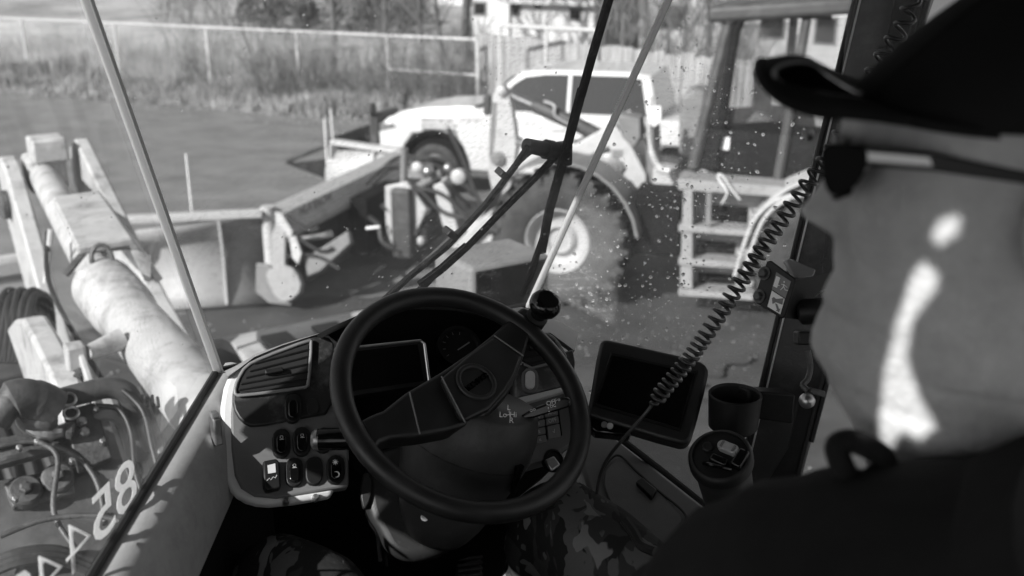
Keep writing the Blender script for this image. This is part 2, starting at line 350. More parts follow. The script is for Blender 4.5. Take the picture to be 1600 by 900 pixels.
# right front pillar
post = tr([(1352, -70), (1478, -70), (1440, 40), (1300, 560), (1252, 730), (1225, 840), (1128, 840), (1150, 752), (1195, 560), (1258, 300)], RPANE, .012)
build('corner_pillar', MB().prism(post, RPANE[1] * -.06), pillm, cabt, bevel=.006)
build('pillar_cover', MB().prism(tr([(1364, -70), (1412, -70), (1385, 70), (1232, 700), (1170, 800), (1160, 740), (1202, 560), (1266, 300)], RPANE, .016), RPANE[1] * -.004), panel, cabt, bevel=.002).data.materials[0] = mat('pillar_trim', .03, .5, bump=.15, bscale=250, dirt=.4, dirtv=.14, dscale=12)
for a, b, r in (((1352, -70), (1146, 780), .0035), ((1361, -70), (1156, 780), .0016), ((1448, -40), (1242, 760), .005), ((1466, -60), (1268, 690), .004)):
    build('pillar_groove', MB().tube([on(*a, RPANE, .018), on(*b, RPANE, .018)], r, 6), sealm if r > .002 else galv, cabt)
# right door behind the pillar: frame and glass
DOORP = (on(1300, 640, RPANE, .01), (KX * -.97 - KY * .24).normalized())
build('window_pane', MB().prism([on(1262, 640, DOORP) - Z * .5, on(1262, 640, DOORP) + Z * .9, on(1640, 640, DOORP) + Z * .9, on(1640, 640, DOORP) - Z * .5], DOORP[1] * -.005), glass_r, cabt, smooth=0)
# right console
CON = (cab(.98, 1.15, 2.715), (Z * .97 - KX * .2 - KY * .12).normalized())
def conpoly(p, o=0): return tr(p, CON, o)
cons = thing('side_console', 'grey right-hand console with a lidded tray beside the camouflage knee', 'console', on(1000, 780, CON) - Z * .25)
build('console_body', MB().prism(conpoly([(905, 640), (945, 668), (1096, 786), (1180, 850), (1230, 960), (1100, 1100), (960, 930), (930, 800), (905, 720)]), CON[1] * -.3), panel, cons, bevel=.008)
build('tray_lid', MB().prism(conpoly(smooth_loop([(938, 742), (962, 716), (975, 716), (1065, 800), (1068, 815), (1048, 850), (1040, 890), (1000, 900), (958, 800)], 1), .006), CON[1] * -.006), mat('lid_grey', .11, .55, bump=.2, bscale=600, dirt=.3, dirtv=.17, dscale=15), cons, bevel=.003)
build('lid_gap', MB().tube(curve(conpoly([(936, 746), (950, 722), (968, 712), (995, 737), (1030, 768), (1066, 798), (1070, 815), (1050, 850), (1042, 890)], .0065), 5), .0022, 6), sealm, cons)
build('lid_latch', MB().prism(conpoly([(993, 752), (1003, 745), (1026, 764), (1018, 777)], .014), CON[1] * -.012), black, cons, bevel=.002)
# ------------------------------------------------------------------ decal on the left pane (reads right from outside)
dec = thing('number_decal', 'pale reversed number stuck on the lower left pane', 'decal', on(120, 840, LPANE, -.0068))
dx = (on(170, 808, LPANE) - on(60, 918, LPANE)).normalized()
def digit(ch, px, py, wx, wy, hx, hy):
    o = on(px, py, LPANE, -.0068); X = on(px + wx, py + wy, LPANE, -.0068) - o; Y = on(px + hx, py + hy, LPANE, -.0068) - o
    d = lettering('digit', ch, decalm, dec, Vector((0, 0, 0)) + origin(dec), Vector((1, 0, 0)), Vector((0, 1, 0)), 1, .0, -.022 if ch == '4' else .0)
    xs = [v.co.x for v in d.data.vertices]; ys = [v.co.y for v in d.data.vertices]; x0, x1, y0, y1 = min(xs), max(xs), min(ys), max(ys); org = origin(dec)
    for v in d.data.vertices: v.co = o + X * ((v.co.x - x0) / (x1 - x0) - .5) + Y * ((v.co.y - y0) / (y1 - y0) - .5) - LPANE[1] * .0003 - org
    q = d.modifiers.new('solid', 'SOLIDIFY'); q.thickness = .0004
for ch, px, py, wx, wy, hx, hy in (('8', 197, 760, -33, 36, -7, -74), ('5', 162, 801, -35, 38, -7, -74), ('4', 123, 846, -41, 43, -6, -76), ('4', 77, 895, -44, 46, -6, -78), ('0', 30, 938, -46, 52, -5, -80)): digit(ch, px, py, wx, wy, hx, hy)
# ------------------------------------------------------------------ rain on the outside of the panes
def rain(parent, plane, spots, n_out=-1, t=.0062):
    mb = MB(); n = plane[1] * -1; ux = n.orthogonal().normalized(); uy = n.cross(ux)
    for px, py, r in spots:
        c = on(px, py, plane, -t); e = random.uniform(.8, 1.3); a0 = random.random() * 6.28; k = 7
        u = (ux * math.cos(a0) + uy * math.sin(a0)) * e; v = (uy * math.cos(a0) - ux * math.sin(a0))
        vs = [c + (u * math.cos(6.283 * i / k) + v * math.sin(6.283 * i / k)) * r * random.uniform(.85, 1.1) for i in range(k)]
        for q, hq in ((.8, .25), (.45, .42)): vs += [c + (u * math.cos(6.283 * i / k) + v * math.sin(6.283 * i / k)) * r * q + n * r * hq for i in range(k)]
        vs.append(c + n * r * .5)
        fs = [(m * k + i, m * k + (i + 1) % k, (m + 1) * k + (i + 1) % k, (m + 1) * k + i) for m in (0, 1) for i in range(k)] + [(2 * k + i, 2 * k + (i + 1) % k, 3 * k) for i in range(k)] + [tuple(range(k - 1, -1, -1))]
        mb.add(vs, fs)
    return mb
def scatter(regs):
    out = []
    for x0, y0, x1, y1, cnt in regs:
        for _ in range(cnt):
            x, y = random.uniform(x0, x1), random.uniform(y0, y1)
            out.append((x, y, random.choice((.0004, .0005, .0006, .0007, .0008, .0009, .0011, .0013, .0017, .0023))))
    return out
jl = lambda y: 131.7 + (y - 1.3) * .3583
jr = lambda y: 1046 - (y + 16) * .453
pts = scatter([(430, 330, 830, 520, 150), (200, 0, 800, 330, 70), (760, 60, 1040, 300, 70), (620, 380, 850, 520, 70), (820, 300, 980, 470, 90)])
pts += [(random.uniform(150, 1040), random.uniform(0, 540), random.choice((.0003, .0004, .0005))) for _ in range(900)]
cpts = [(x, y, r) for x, y, r in pts if jl(y) + 12 < x < jr(y) - 12]
rpts = [(x, y, r * 1.4) for x, y, r in scatter([(860, 30, 1120, 330, 330), (840, 280, 1100, 560, 420), (1050, 100, 1260, 480, 240), (900, 440, 1180, 640, 110)]) if jr(y) + 14 < x < 1334 - y * .245 - 14]
lpts = [(x, y, r * .8) for x, y, r in scatter([(0, 0, 330, 560, 90)]) if x < jl(y) - 10]
for par, pl, sp in ((ws, SCREEN, cpts), (rp, RPANE, rpts), (lp, LPANE, lpts)):
    o = build('raindrops', rain(par, pl, sp), dropm, par, smooth=60, kind='stuff')
# ------------------------------------------------------------------ wiper outside the screen
wip = thing('windscreen_wiper', 'black pantograph wiper parked across the centre windscreen pane', 'wiper', on(850, 232, SCREEN, -.03))
def sw(x, y, o=.028): return on(x, y, SCREEN, -o)
def bar(pts, wpx, name, par, m=None, o=.028):
    mb = MB()
    ps = [sw(x, y, o) for x, y in pts]; nn = SCREEN[1]
    for a, b in zip(ps, ps[1:]):
        ax = (b - a).normalized(); sd = ax.cross(nn).normalized(); mb.box((a + b) / 2, ax, sd, nn, (b - a).length * 1.01, wpx * .00112, .008)
    return build(name, mb, m or blackm, par, bevel=.0015)
bl = bar([(960, -30), (926, 85), (908, 150)], 13, 'blade', wip, o=.016)
bar([(910, 138), (884, 236), (858, 330), (846, 395)], 15, 'blade_spine', wip, o=.022)
bar([(848, 370), (832, 415), (816, 462)], 7, 'blade_end', wip, o=.018)
bar([(846, 372), (838, 412), (824, 458)], 4, 'blade_wire', wip, o=.02)
build('pivot_block', MB().tube([sw(822, 227, .04), sw(850, 233, .04), sw(884, 238, .04)], [.0125, .0135, .0125], 14), black, wip, smooth=40)
build('pivot_collar', MB().tube([sw(852, 233, .04), sw(862, 235, .04)], .0175, 12), black, wip)
build('pivot_clip', MB().box(sw(880, 240, .035), KX, KY, Z, .022, .03, .04), black, wip, bevel=.004)
bar([(826, 228), (806, 258), (760, 318), (700, 384), (640, 432), (575, 492)], 9, 'drive_arm', wip, o=.034)
bar([(868, 244), (838, 276), (780, 334), (730, 386), (690, 418), (640, 470)], 10, 'support_arm', wip, o=.034)
bar([(730, 384), (690, 420), (655, 446)], 14, 'arm_sleeve', wip, o=.032)
build('washer_hose', MB().tube(curve([sw(862, 237, .05), sw(835, 236, .05), sw(808, 258, .05), (sw(785, 285, .045)), sw(745, 336, .045), sw(702, 372, .045), sw(660, 412, .045), sw(600, 470, .045)], 6), .0034, 7), hosem, wip)
for x, y in ((785, 272), (703, 364)): build('hose_clip', MB().box(sw(x, y, .04), (sw(x + 10, y - 12) - sw(x, y)).normalized(), SCREEN[1], (sw(x + 10, y - 12) - sw(x, y)).normalized().cross(SCREEN[1]), .012, .02, .022), black, wip, bevel=.002)

# ================================================================== DASHBOARD
DN = (KX * -.10 - KY * .70 + Z * .71).normalized()
DASH = (at(640, 600, 1.53), DN)
dash = thing('dashboard', 'grey and black loader dashboard with rocker switches, vents and a dark display', 'dashboard', at(640, 690, 1.55))
def dp(name, pts, off, depth, m, par=None, bevel=.002, rnd=0, bseg=2):
    if rnd: pts = smooth_loop(pts, rnd)
    return build(name, MB().prism(tr(pts, DASH, off), DN * -depth), m, par or dash, bevel=bevel, bseg=bseg)
# body slabs
dp('pod_shell', [(352, 592), (343, 645), (347, 700), (352, 745), (364, 770), (392, 786), (432, 789), (546, 770), (546, 560), (520, 523), (496, 521), (430, 541), (390, 562), (368, 580)], -.004, .022, panell, rnd=1, bevel=.006, bseg=3)
dp('switch_panel', [(366, 600), (361, 645), (362, 700), (367, 742), (377, 762), (398, 775), (432, 778), (545, 760), (545, 610)], .001, .02, panel, rnd=0, bevel=.003)
dp('vent_surround', [(364, 605), (374, 580), (397, 560), (440, 541), (496, 523), (521, 528), (524, 560), (523, 644), (470, 653), (396, 668), (376, 658), (363, 635)], .006, .02, dusty, bevel=.003, rnd=1)
dp('cluster_floor', [(496, 523), (560, 495), (640, 480), (720, 482), (770, 496), (808, 520), (815, 620), (760, 690), (600, 700), (530, 650)], -.03, .08, blackm)
dp('lower_cover', [(530, 640), (820, 600), (905, 600), (908, 670), (860, 735), (790, 790), (600, 790), (530, 700)], -.05, .05, blackm)
dp('right_panel', [(806, 628), (900, 604), (914, 640), (905, 685), (870, 712), (810, 730)], .0, .05, panel, bevel=.004)
dp('edge_trim', [(806, 622), (898, 600), (900, 606), (806, 634)], .012, .03, panell, bevel=.002)
dp('right_fascia', [(803, 572), (896, 545), (900, 566), (896, 600), (806, 622)], .006, .03, mat('smeared_fascia', .06, .35, dirt=.8, dirtv=.3, dscale=11), bevel=.003)
# binnacle hood: an arched visor that stands proud of the cluster
arc = smooth_loop([(494, 524), (515, 512), (560, 492), (605, 479), (645, 474), (700, 475), (745, 482), (780, 495), (812, 518), (824, 545)], 2, False)
mb = MB(); rws = [[], [], [], []]
for x, y in arc:
    cxp, cyp = 660, 640; k = 1 - 9 / math.hypot(x - cxp, y - cyp); xi, yi = cxp + (x - cxp) * k, cyp + (y - cyp) * k
    rws[0].append(on(x, y, DASH, -.05)); rws[1].append(on(x, y, DASH, .028)); rws[2].append(on(xi, yi, DASH, .028)); rws[3].append(on(xi, yi, DASH, -.04))
build('binnacle_hood', mb.grid(rws), black, dash, smooth=50)
# dash top between hood and windscreen
rows = []
tops = [((356, 588), (346, 583)), ((372, 577), (372, 573)), ((397, 558), (412, 558)), ((440, 540), (455, 546)), ((496, 522), (510, 532)), ((560, 492), (570, 522)), ((605, 479), (620, 512)), ((645, 474), (660, 504)), ((700, 475), (720, 494)), ((745, 482), (760, 488)), ((780, 495), (790, 484)), ((812, 518), (815, 480)), ((860, 520), (850, 490)), ((898, 548), (905, 520))]
for a, b in tops:
    A = on(*a, DASH, .004); B = on(*b, SCREEN, .02) if b[0] < 840 else on(*b, RPANE, .02)
    rows.append([A - DN * .012, A, A.lerp(B, .35) + Z * .006, A.lerp(B, .7) + Z * .004, B])
build('dash_top', MB().grid(rows), mat('dash_top_vinyl', .22, .5, bump=.3, bscale=500, dirt=.3, dirtv=.32, dscale=12), dash, smooth=60)
# left vent
def vent(frame, slat_lines, knob, inset=.004):
    v = dp('air_vent', frame, .010, .006, dusty, bevel=.0022, rnd=1)
    cxm = sum(p[0] for p in frame) / len(frame); cym = sum(p[1] for p in frame) / len(frame)
    inner = [(cxm + (x - cxm) * .92, cym + (y - cym) * .86) for x, y in frame]
    build('vent_well', MB().prism(tr(smooth_loop(inner, 1), DASH, .0115), DN * -.003), sealm, v)
    for a, b in slat_lines:
        A, B = on(*a, DASH, .013), on(*b, DASH, .013); ax = (B - A).normalized(); sd = ax.cross((DN * .8 + Z * -.55).normalized()).normalized()
        build('slat', MB().box((A + B) / 2, ax, sd, ax.cross(sd), (B - A).length, .0032, .0018), black, v, bevel=.0006)
    build('vent_frame', MB().tube(tr(smooth_loop(frame, 1), DASH, .012), .0026, 8, close=True), greyk, v, smooth=60)
    K = on(*knob, DASH, .018); ax = (on(knob[0] + 20, knob[1] - 3, DASH) - on(*knob, DASH)).normalized()
    build('vent_knob', MB().box(K, ax, DN, ax.cross(DN), .026, .008, .007), black, v, bevel=.0015)
    return v
vent([(371, 594), (384, 572), (410, 559), (484, 531), (487, 534), (482, 602), (476, 606), (372, 619), (366, 613)],
     [((398, 568), (483, 546)), ((390, 580), (482, 557)), ((384, 590), (481, 569)), ((376, 600), (481, 581)), ((373, 609), (480, 592)), ((376, 616), (478, 601))], (428, 580))
vent([(812, 524), (852, 520), (868, 530), (884, 556), (882, 562), (814, 580)], [((815, 538), (866, 532)), ((815, 549), (872, 541)), ((815, 559), (877, 550)), ((816, 569), (880, 557))], (838, 543))
# rocker switches
def capsule(cx_, cy_, w_, h_, n=7, tilt=-.10):
    r = w_ / 2; q = []
    for s, y0 in ((-1, -(h_ / 2 - r)), (1, h_ / 2 - r)):
        for i in range(n):
            a = math.pi * i / (n - 1); q.append((-s * -math.cos(a) * r if s > 0 else -math.cos(a) * r, y0 + s * math.sin(a) * r))
    return [(cx_ + x * 1 - y * tilt * .3, cy_ + y + x * tilt) for x, y in q]
def switch(cx_, cy_, w_, h_, off, sym=None, m=black, rm=None, blank=False):
    b = dp('rocker_switch', capsule(cx_, cy_, w_, h_), off + .007, .01, m, bevel=.0018)
    if not blank:
        build('rocker', MB().prism(tr(capsule(cx_, cy_ + h_ * .02, w_ * .58, h_ * .66), DASH, off + .011), DN * -.005), rm or gloss, b, bevel=.0016)
    if sym:
        q = on(cx_ + sym[2], cy_ + sym[3], DASH, off + .0118); e1 = (on(cx_ + 9, cy_ - 1, DASH) - on(cx_, cy_, DASH)).normalized(); e2 = DN.cross(e1)
        if sym[0] == '*':
            mb = MB()
            for k in range(4): mb.box(q, e1 * math.cos(k * .785) + e2 * math.sin(k * .785), DN, DN.cross(e1 * math.cos(k * .785) + e2 * math.sin(k * .785)), .0085, .0005, .0008)
            mb.lathe(q, DN, [(.0022, 0), (.0022, .0006)], 10); build('sun_symbol', mb, sym[1], b, smooth=0)
        else:
            mb = MB().tube([q + e1 * .0021 * math.cos(.628 * k) + e2 * .0021 * math.sin(.628 * k) for k in range(10)], .0004, 4, close=True); mb.box(q - e2 * .0034, e1, DN, e2, .006, .0005, .0007)
            build('beacon_symbol', mb, sym[1], b, smooth=0)
    return b
switch(458, 637, 26, 45, .006)
switch(440, 692, 28, 46, .001, ('\u00a9', dimprint, 0, -9, .011)); switch(472, 689, 28, 46, .001, ('\u00ae', dimprint, 0, -9, .011)); switch(506, 687, 26, 40, .001)
switch(460, 737, 28, 46, .001, ('\u00a9', dimprint, 0, -10, .010)); switch(491, 735, 27, 45, .001, blank=True)
dn = switch(525, 733, 28, 46, .001, ('*', printm, -1, -11, .024))
# crescent on the day/night switch
cpt = on(526, 741, DASH, .013); ux = (on(536, 740, DASH) - on(526, 741, DASH)).normalized(); uy = (ux.cross(DN)).normalized() * -1; cr = []
for i in range(11):
    a = -2.0 + 4.0 * i / 10; cr.append(cpt + ux * math.cos(a) * .0046 + uy * math.sin(a) * .0046)
for i in range(10, -1, -1):
    a = -2.0 + 4.0 * i / 10; cr.append(cpt + ux * (math.cos(a) * .0040 - .0014) + uy * math.sin(a) * .0036 * 1.05)
build('moon_symbol', MB().prism(cr, DN * -.0005), printm, dn, smooth=0)
# square guarded switch with a pale label
gs = dp('guarded_switch', [(411, 720), (432, 716), (437, 722), (439, 762), (417, 767), (412, 760)], .016, .016, black, bevel=.0025)
build('pale_label', MB().prism(tr([(418, 727), (430, 724), (431, 738), (419, 740)], DASH, .0168), DN * -.001), dimprint, gs, smooth=0)
build('route_symbol', MB().tube(tr([(417, 751), (421, 747), (423, 750), (427, 745), (430, 747), (433, 742)], DASH, .0166), .0005, 5), dimprint, gs)
build('blank_plate', MB().prism(tr(smooth_loop([(478, 624), (497, 621), (500, 645), (481, 650)], 1), DASH, .0075), DN * -.002), dusty, dash, bevel=.0008)
# display
DSP = (on(600, 570, DASH, .005), (DN + Z * -.25 - KX * .05).normalized())
ds = build('display', MB().prism(tr([(520, 545), (657, 530), (664, 534), (672, 596), (668, 602), (530, 622)], DSP, .012), DSP[1] * -.03), black, dash, bevel=.002)
build('display_glass', MB().prism(tr([(528, 552), (652, 538), (662, 595), (536, 613)], DSP, .0125), DSP[1] * -.002), gloss, ds)
build('display_trim', MB().tube(tr([(522, 546), (657, 532), (663, 537), (671, 598)], DSP, .0135), .0022, 8), steel, ds)
# gauge pod beside the display
G0 = on(716, 545, DASH, -.022)
gg = build('gauge_pod', MB().lathe(G0, DN, [(.036, -.01), (.036, .012), (.031, .012), (.030, .004), (.001, .004)], 28), black, dash, smooth=40)
build('gauge_needle', MB().box(G0 + DN * .006 + KX * .008, (KX + Z * .4).normalized(), DN, (KX + Z * .4).normalized().cross(DN), .024, .002, .002), greyk, gg)
for k in range(9):
    a = R(200 - k * 27); build('gauge_tick', MB().box(G0 + DN * .0052 + (KX * math.cos(a) + KX.cross(DN) * -math.sin(a)) * .026, (KX * math.cos(a) - KX.cross(DN) * math.sin(a)).normalized(), DN, DN.cross((KX * math.cos(a) - KX.cross(DN) * math.sin(a)).normalized()), .005, .0006, .001), greyk, gg)
# right: pale rocker, key pad, rotary, ignition
b = dp('rocker_switch', capsule(829, 594, 25, 40, tilt=.05), .013, .01, chrome, bevel=.0018); b.data.materials[0] = panel
build('rocker', MB().prism(tr(capsule(829, 593, 15, 29, tilt=.05), DASH, .017), DN * -.005), panell, b, bevel=.002)
KP = .004
dp('keypad_bed', [(806, 650), (873, 634), (879, 680), (822, 692), (806, 690)], KP, .01, blackm, bevel=.001)
keys = [((806, 652), (826, 648), (828, 658), (806, 662)), ((828, 647), (849, 642), (850, 653), (829, 657)), ((851, 642), (871, 637), (872, 648), (852, 652)),
        ((806, 664), (828, 660), (829, 670), (806, 674)), ((830, 659), (851, 655), (852, 665), (831, 669)), ((853, 654), (872, 650), (874, 660), (854, 664)),
        ((831, 671), (852, 667), (853, 677), (832, 681)), ((855, 666), (874, 662), (877, 682), (857, 686)), ((833, 683), (853, 679), (855, 690), (834, 694))]
syms = ['', '', 'A/C', '\u00a4', '\u2261', 'OFF', '\u00b1', '\u2713', '\u00ab']
for kpoly, sy in zip(keys, syms):
    kb = dp('key_button', kpoly, KP + .005, .006, greyk, bevel=.0008)
    if sy:
        mx_ = sum(p[0] for p in kpoly) / 4; my_ = sum(p[1] for p in kpoly) / 4
        sy2 = '\u221a' if sy == '\u2713' else sy
        lettering('key_symbol', sy2, dimprint, kb, on(mx_, my_, DASH, KP + .0055), on(mx_ + 9, my_ - 2.4, DASH) - on(mx_, my_, DASH), on(mx_ + 1.5, my_ - 9, DASH) - on(mx_, my_, DASH), .0085)
ig = build('ignition_switch', MB().lathe(on(862, 722, DASH, -.01), DN, [(.017, 0), (.017, .012), (.013, .016), (.012, .012), (.001, .012)], 20), black, dash)
build('key_head', MB().prism(tr([(852, 718), (866, 712), (876, 726), (862, 736)], DASH, .03), DN * -.008), steel, ig, bevel=.002)
for x, y in ((446, 786), (492, 780)): build('panel_screw', MB().lathe(on(x, y, DASH, -.01), DN, [(.005, 0), (.005, .01), (.003, .013)], 10), steel, dash)
# clip on the pod's left edge
cl = build('sill_clip', MB().box(at(338, 671, 1.36), KX, KY, Z, .012, .02, .042), steel, dash, bevel=.003)
build('clip_tab', MB().box(at(335, 652, 1.355), KX, KY, Z, .010, .014, .016), panell, cl, bevel=.002)

# ================================================================== STEERING
WN = (CR * .377 + CU * .629 - CF * .696).normalized(); WC = at(727, 620, 1.38); WP = (WC, WN)
stw = thing('steering_wheel', 'black steering wheel with a spinner knob and one broad diagonal spoke', 'steering wheel', WC)
wu = (on(830, 480, WP) - on(590, 690, WP)).normalized(); wv = WN.cross(wu)
cen = []
for i in range(72):
    a = 2 * math.pi * i / 72; cen.append(WC + (wu * math.cos(a) + wv * math.sin(a)) * .176)
build('rim', MB().tube(cen, .0148, 14, close=True), wheelm, stw, smooth=60)
spoke = [(566, 655), (580, 648), (600, 640), (634, 613), (690, 580), (740, 546), (770, 522), (792, 502), (806, 487), (818, 478), (848, 494), (838, 508), (830, 520), (823, 545), (817, 562), (808, 588), (796, 612), (767, 643), (745, 658), (727, 664), (700, 672), (655, 680), (612, 684), (595, 690), (586, 704), (574, 705), (563, 690)]
build('spoke', MB().prism(tr(spoke, WP, .008), WN * -.03), wheelm, stw, bevel=.007, bseg=3)
build('horn_pad', MB().prism(tr([(690, 590), (735, 552), (772, 526), (800, 544), (816, 556), (806, 584), (792, 608), (766, 638), (727, 657), (718, 648), (700, 612)], WP, .017), WN * -.012), wheelm, stw, bevel=.004, bseg=3)
HC = on(744, 597, WP, .017)
build('hub_ring', MB().tube([HC + (wu * math.cos(6.283 * i / 40) + wv * math.sin(6.283 * i / 40)) * .0265 for i in range(40)], .0042, 8, close=True), wheelm, stw, smooth=60)
lettering('maker_name', 'KOMATSU', gloss, stw, HC + WN * .0012, -(on(775, 575, WP) - on(716, 618, WP)), (on(760, 625, WP) - on(744, 597, WP)), .0115, .002, .0002)
for a_, b_ in (((690, 588), (727, 660)), ((772, 524), (818, 556)), ((640, 613), (656, 678))):
    build('pad_seam', MB().tube([on(*a_, WP, .0172), on(*b_, WP, .0172)], .0011, 6), greyk, stw)
KB = on(838, 497, WP, .012)
kn = build('spinner_knob', MB().lathe(KB, WN, [(.012, -.006), (.012, .012), (.017, .018), (.0235, .028), (.0245, .036), (.021, .045), (.0165, .0475), (.0155, .0455), (.001, .0455)], 32), gloss, stw, smooth=50)
build('knob_stem', MB().lathe(KB, WN, [(.017, -.012), (.017, .004), (.011, .008), (.011, .014)], 20), black, kn)
# column
colm = thing('steering_column', 'dark steering column shroud with control stalks under the wheel', 'steering column', at(650, 880, 1.46))
sec = [(752, 628, 1.425, 88), (745, 655, 1.43, 100), (730, 690, 1.44, 103), (716, 725, 1.45, 96), (702, 765, 1.46, 84), (690, 800, 1.47, 70), (680, 830, 1.48, 50)]
build('column_shroud', MB().tube(curve([at(a, b, c) for a, b, c, d in sec], 4), [v for i in range(len(sec) - 1) for v in [(sec[i][3] + (sec[i + 1][3] - sec[i][3]) * k / 4) * 1.44 / FPX for k in range(4)]] + [sec[-1][3] * 1.44 / FPX], 26), mat('shroud_grey', .034, .5, spec=.35, bump=.06, bscale=700, dirt=.35, dirtv=.12, dscale=10), colm, smooth=60)
for t_, rr in ((.30, 101), (.62, 92)):
    k_ = 1; cc = at(736, 672, 1.437).lerp(at(706, 755, 1.457), (t_ - .2) / .5); ax_ = (at(706, 755, 1.457) - at(736, 672, 1.437)).normalized(); e1 = ax_.cross(CF).normalized(); e2 = ax_.cross(e1); q_ = (103.2 if t_ < .5 else 87.5) * 1.44 / FPX
    build('shroud_seam', MB().tube([cc + (e1 * math.cos(6.283 * i / 36) + e2 * math.sin(6.283 * i / 36)) * q_ for i in range(36)], .0012, 5, close=True), sealm, colm, smooth=60)
build('shroud_screw', MB().lathe(at(664, 808, 1.40), (CF * -1 + CU * .4).normalized(), [(.006, -.004), (.006, .001), (.003, .002)], 12), steel, colm)
build('tilt_lever', MB().tube([at(800, 768, 1.40), at(808, 745, 1.385), at(812, 728, 1.38)], [.004, .005, .007], 10), gloss, colm)
LOW = (at(650, 790, 1.47), (WN * .8 - KX * .35 - KY * .3).normalized())
build('lower_shroud', MB().prism(tr(smooth_loop([(604, 690), (568, 735), (566, 760), (574, 808), (590, 832), (605, 862), (625, 874), (655, 877), (700, 863), (742, 826), (752, 790), (748, 750), (700, 700)], 1), LOW, 0), LOW[1] * -.07), dusty, colm, bevel=.016, bseg=4)
build('shroud_boss', MB().prism(tr(smooth_loop([(566, 742), (574, 736), (584, 752), (580, 780), (568, 800), (562, 770)], 1), LOW, .006), LOW[1] * -.02), dusty, colm, bevel=.004)
build('tilt_strut', MB().tube([at(588, 812, 1.46), at(591, 845, 1.47), at(594, 876, 1.48)], .0032, 8), steel, colm)
build('tilt_strut', MB().tube([at(599, 830, 1.48), at(603, 862, 1.49), at(604, 884, 1.5)], .0018, 8), rustm, colm)
st = build('control_stalk', MB().tube([at(497, 687, 1.405), at(520, 686, 1.405), at(560, 685, 1.41), at(620, 684, 1.42)], [.0155, .016, .016, .014], 16), gloss, colm, smooth=50)
build('stalk_end_cap', MB().lathe(at(499, 687, 1.405), at(490, 687, 1.405) - at(500, 687, 1.405), [(.0156, 0), (.0152, .006), (.011, .0105), (.001, .012)], 16), steel, st)
s2 = build('control_stalk', MB().prism([at(x, y, 1.40) for x, y in [(814, 650), (835, 638), (880, 621), (890, 622), (893, 630), (888, 637), (835, 653), (815, 656)]], CF * .014), gloss, colm, bevel=.003)
xd = at(890, 622, 1.4) - at(830, 640, 1.4); yd = CU + CR * .1
for s, x, y, z_ in (('OFF', 862, 629, .0095), ('\u25c6', 872, 620, .004), ('\u2022', 855, 632, .008), ('\u2022', 857, 638, .008), ('\u2022', 858, 643, .008), ('DC', 864, 634.5, .006), ('o', 873, 624, .008), ('oo', 832, 640, .0085)):
    if s == '\u25c6': continue
    lettering('stalk_print', s, dimprint, s2, at(x, y, 1.3985), xd, yd, z_ * .95, .0003)
rt = build('rotary_switch', MB().lathe(at(822, 690, 1.43), (CR * .9 - CF * .4).normalized(), [(.014, -.02), (.014, 0), (.011, .004)], 16), black, colm)
for k in range(7): build('grip_rib', MB().box(at(826, 672 + k * 6, 1.425), CR, CU, CF, .012, .0022, .012), gloss, rt, bevel=.0006)
lettering('stalk_print', 'OFF', dimprint, rt, at(823, 690, 1.405), CR + CU * .12, CU, .0085, .0003)
# printed steering pattern on the shroud
for s, x, y in (('L', 795, 637), ('Lo', 786, 648), ('Hi', 802, 648), ('R', 799, 657)):
    lettering('column_print', s, dimprint, colm, at(x, y, 1.36), CR + CU * -.04, CU + CR * -.05, .0105, .0004)
for a_, b_ in (((795.5, 642), (797, 653)), ((791.5, 648.5), (798, 647.5))): build('column_print', MB().tube([at(*a_, 1.36), at(*b_, 1.36)], .0005, 5), dimprint, colm)
# pedal
ped = thing('foot_pedal', 'sunlit ribbed foot pedal on the dark cab floor', 'pedal', at(738, 890, 1.95))
PD = (at(738, 880, 1.95), (Z * .75 - KY * .6).normalized())
build('pedal_pad', MB().prism(tr([(713, 862), (750, 857), (757, 935), (718, 940)], PD), PD[1] * -.02), machg, ped, bevel=.003)
for k in range(9): build('pedal_rib', MB().box(on(734, 864 + k * 9, PD, .004), (on(760, 860, PD) - on(714, 866, PD)).normalized(), PD[1], PD[1].cross((on(760, 860, PD) - on(714, 866, PD)).normalized()), .052, .008, .005), rustm, ped)

# ================================================================== MONITOR, CUP HOLDER, MUG, CORD, BRACKET
TN = (KX * -.42 - KY * .58 + Z * .70).normalized(); TP = (at(1010, 608, 1.56), TN)
tab = thing('monitor', 'black tablet-like monitor with a dark reflecting screen right of the steering wheel', 'monitor', at(1010, 608, 1.58))
build('housing', MB().prism(tr(smooth_loop([(936, 536), (944, 529), (958, 531), (1092, 561), (1107, 572), (1107, 590), (1083, 682), (1076, 692), (1062, 694), (925, 652), (917, 645), (921, 628)], 1), TP), TN * -.035), mat('monitor_case', .018, .4, bump=.15, bscale=800, dirt=.2, dirtv=.06, dscale=14), tab, bevel=.006, bseg=3)
build('screen', MB().prism(tr([(958, 556), (1083, 584), (1061, 668), (933, 630)], TP, .0015), TN * -.004), gloss, tab)
build('screen_surround', MB().tube(tr([(955, 553), (1087, 582), (1063, 672), (929, 632)], TP, .001), .003, 6, close=True), black, tab)
build('button_strip', MB().prism(tr([(918, 648), (930, 652), (990, 668), (984, 682), (930, 676), (916, 664)], TP, -.004), TN * -.03), gloss, tab, bevel=.004)
for x, y in ((944, 664), (953, 666)): build('button', MB().lathe(on(x, y, TP, -.004), TN, [(.005, 0), (.005, .003), (.003, .004)], 14), dimprint if x > 948 else greyk, tab)
cu = thing('cup_holder', 'empty black cup holder beside the right front pillar', 'cup holder', at(1148, 660, 1.52))
CC = at(1149, 614, 1.52)
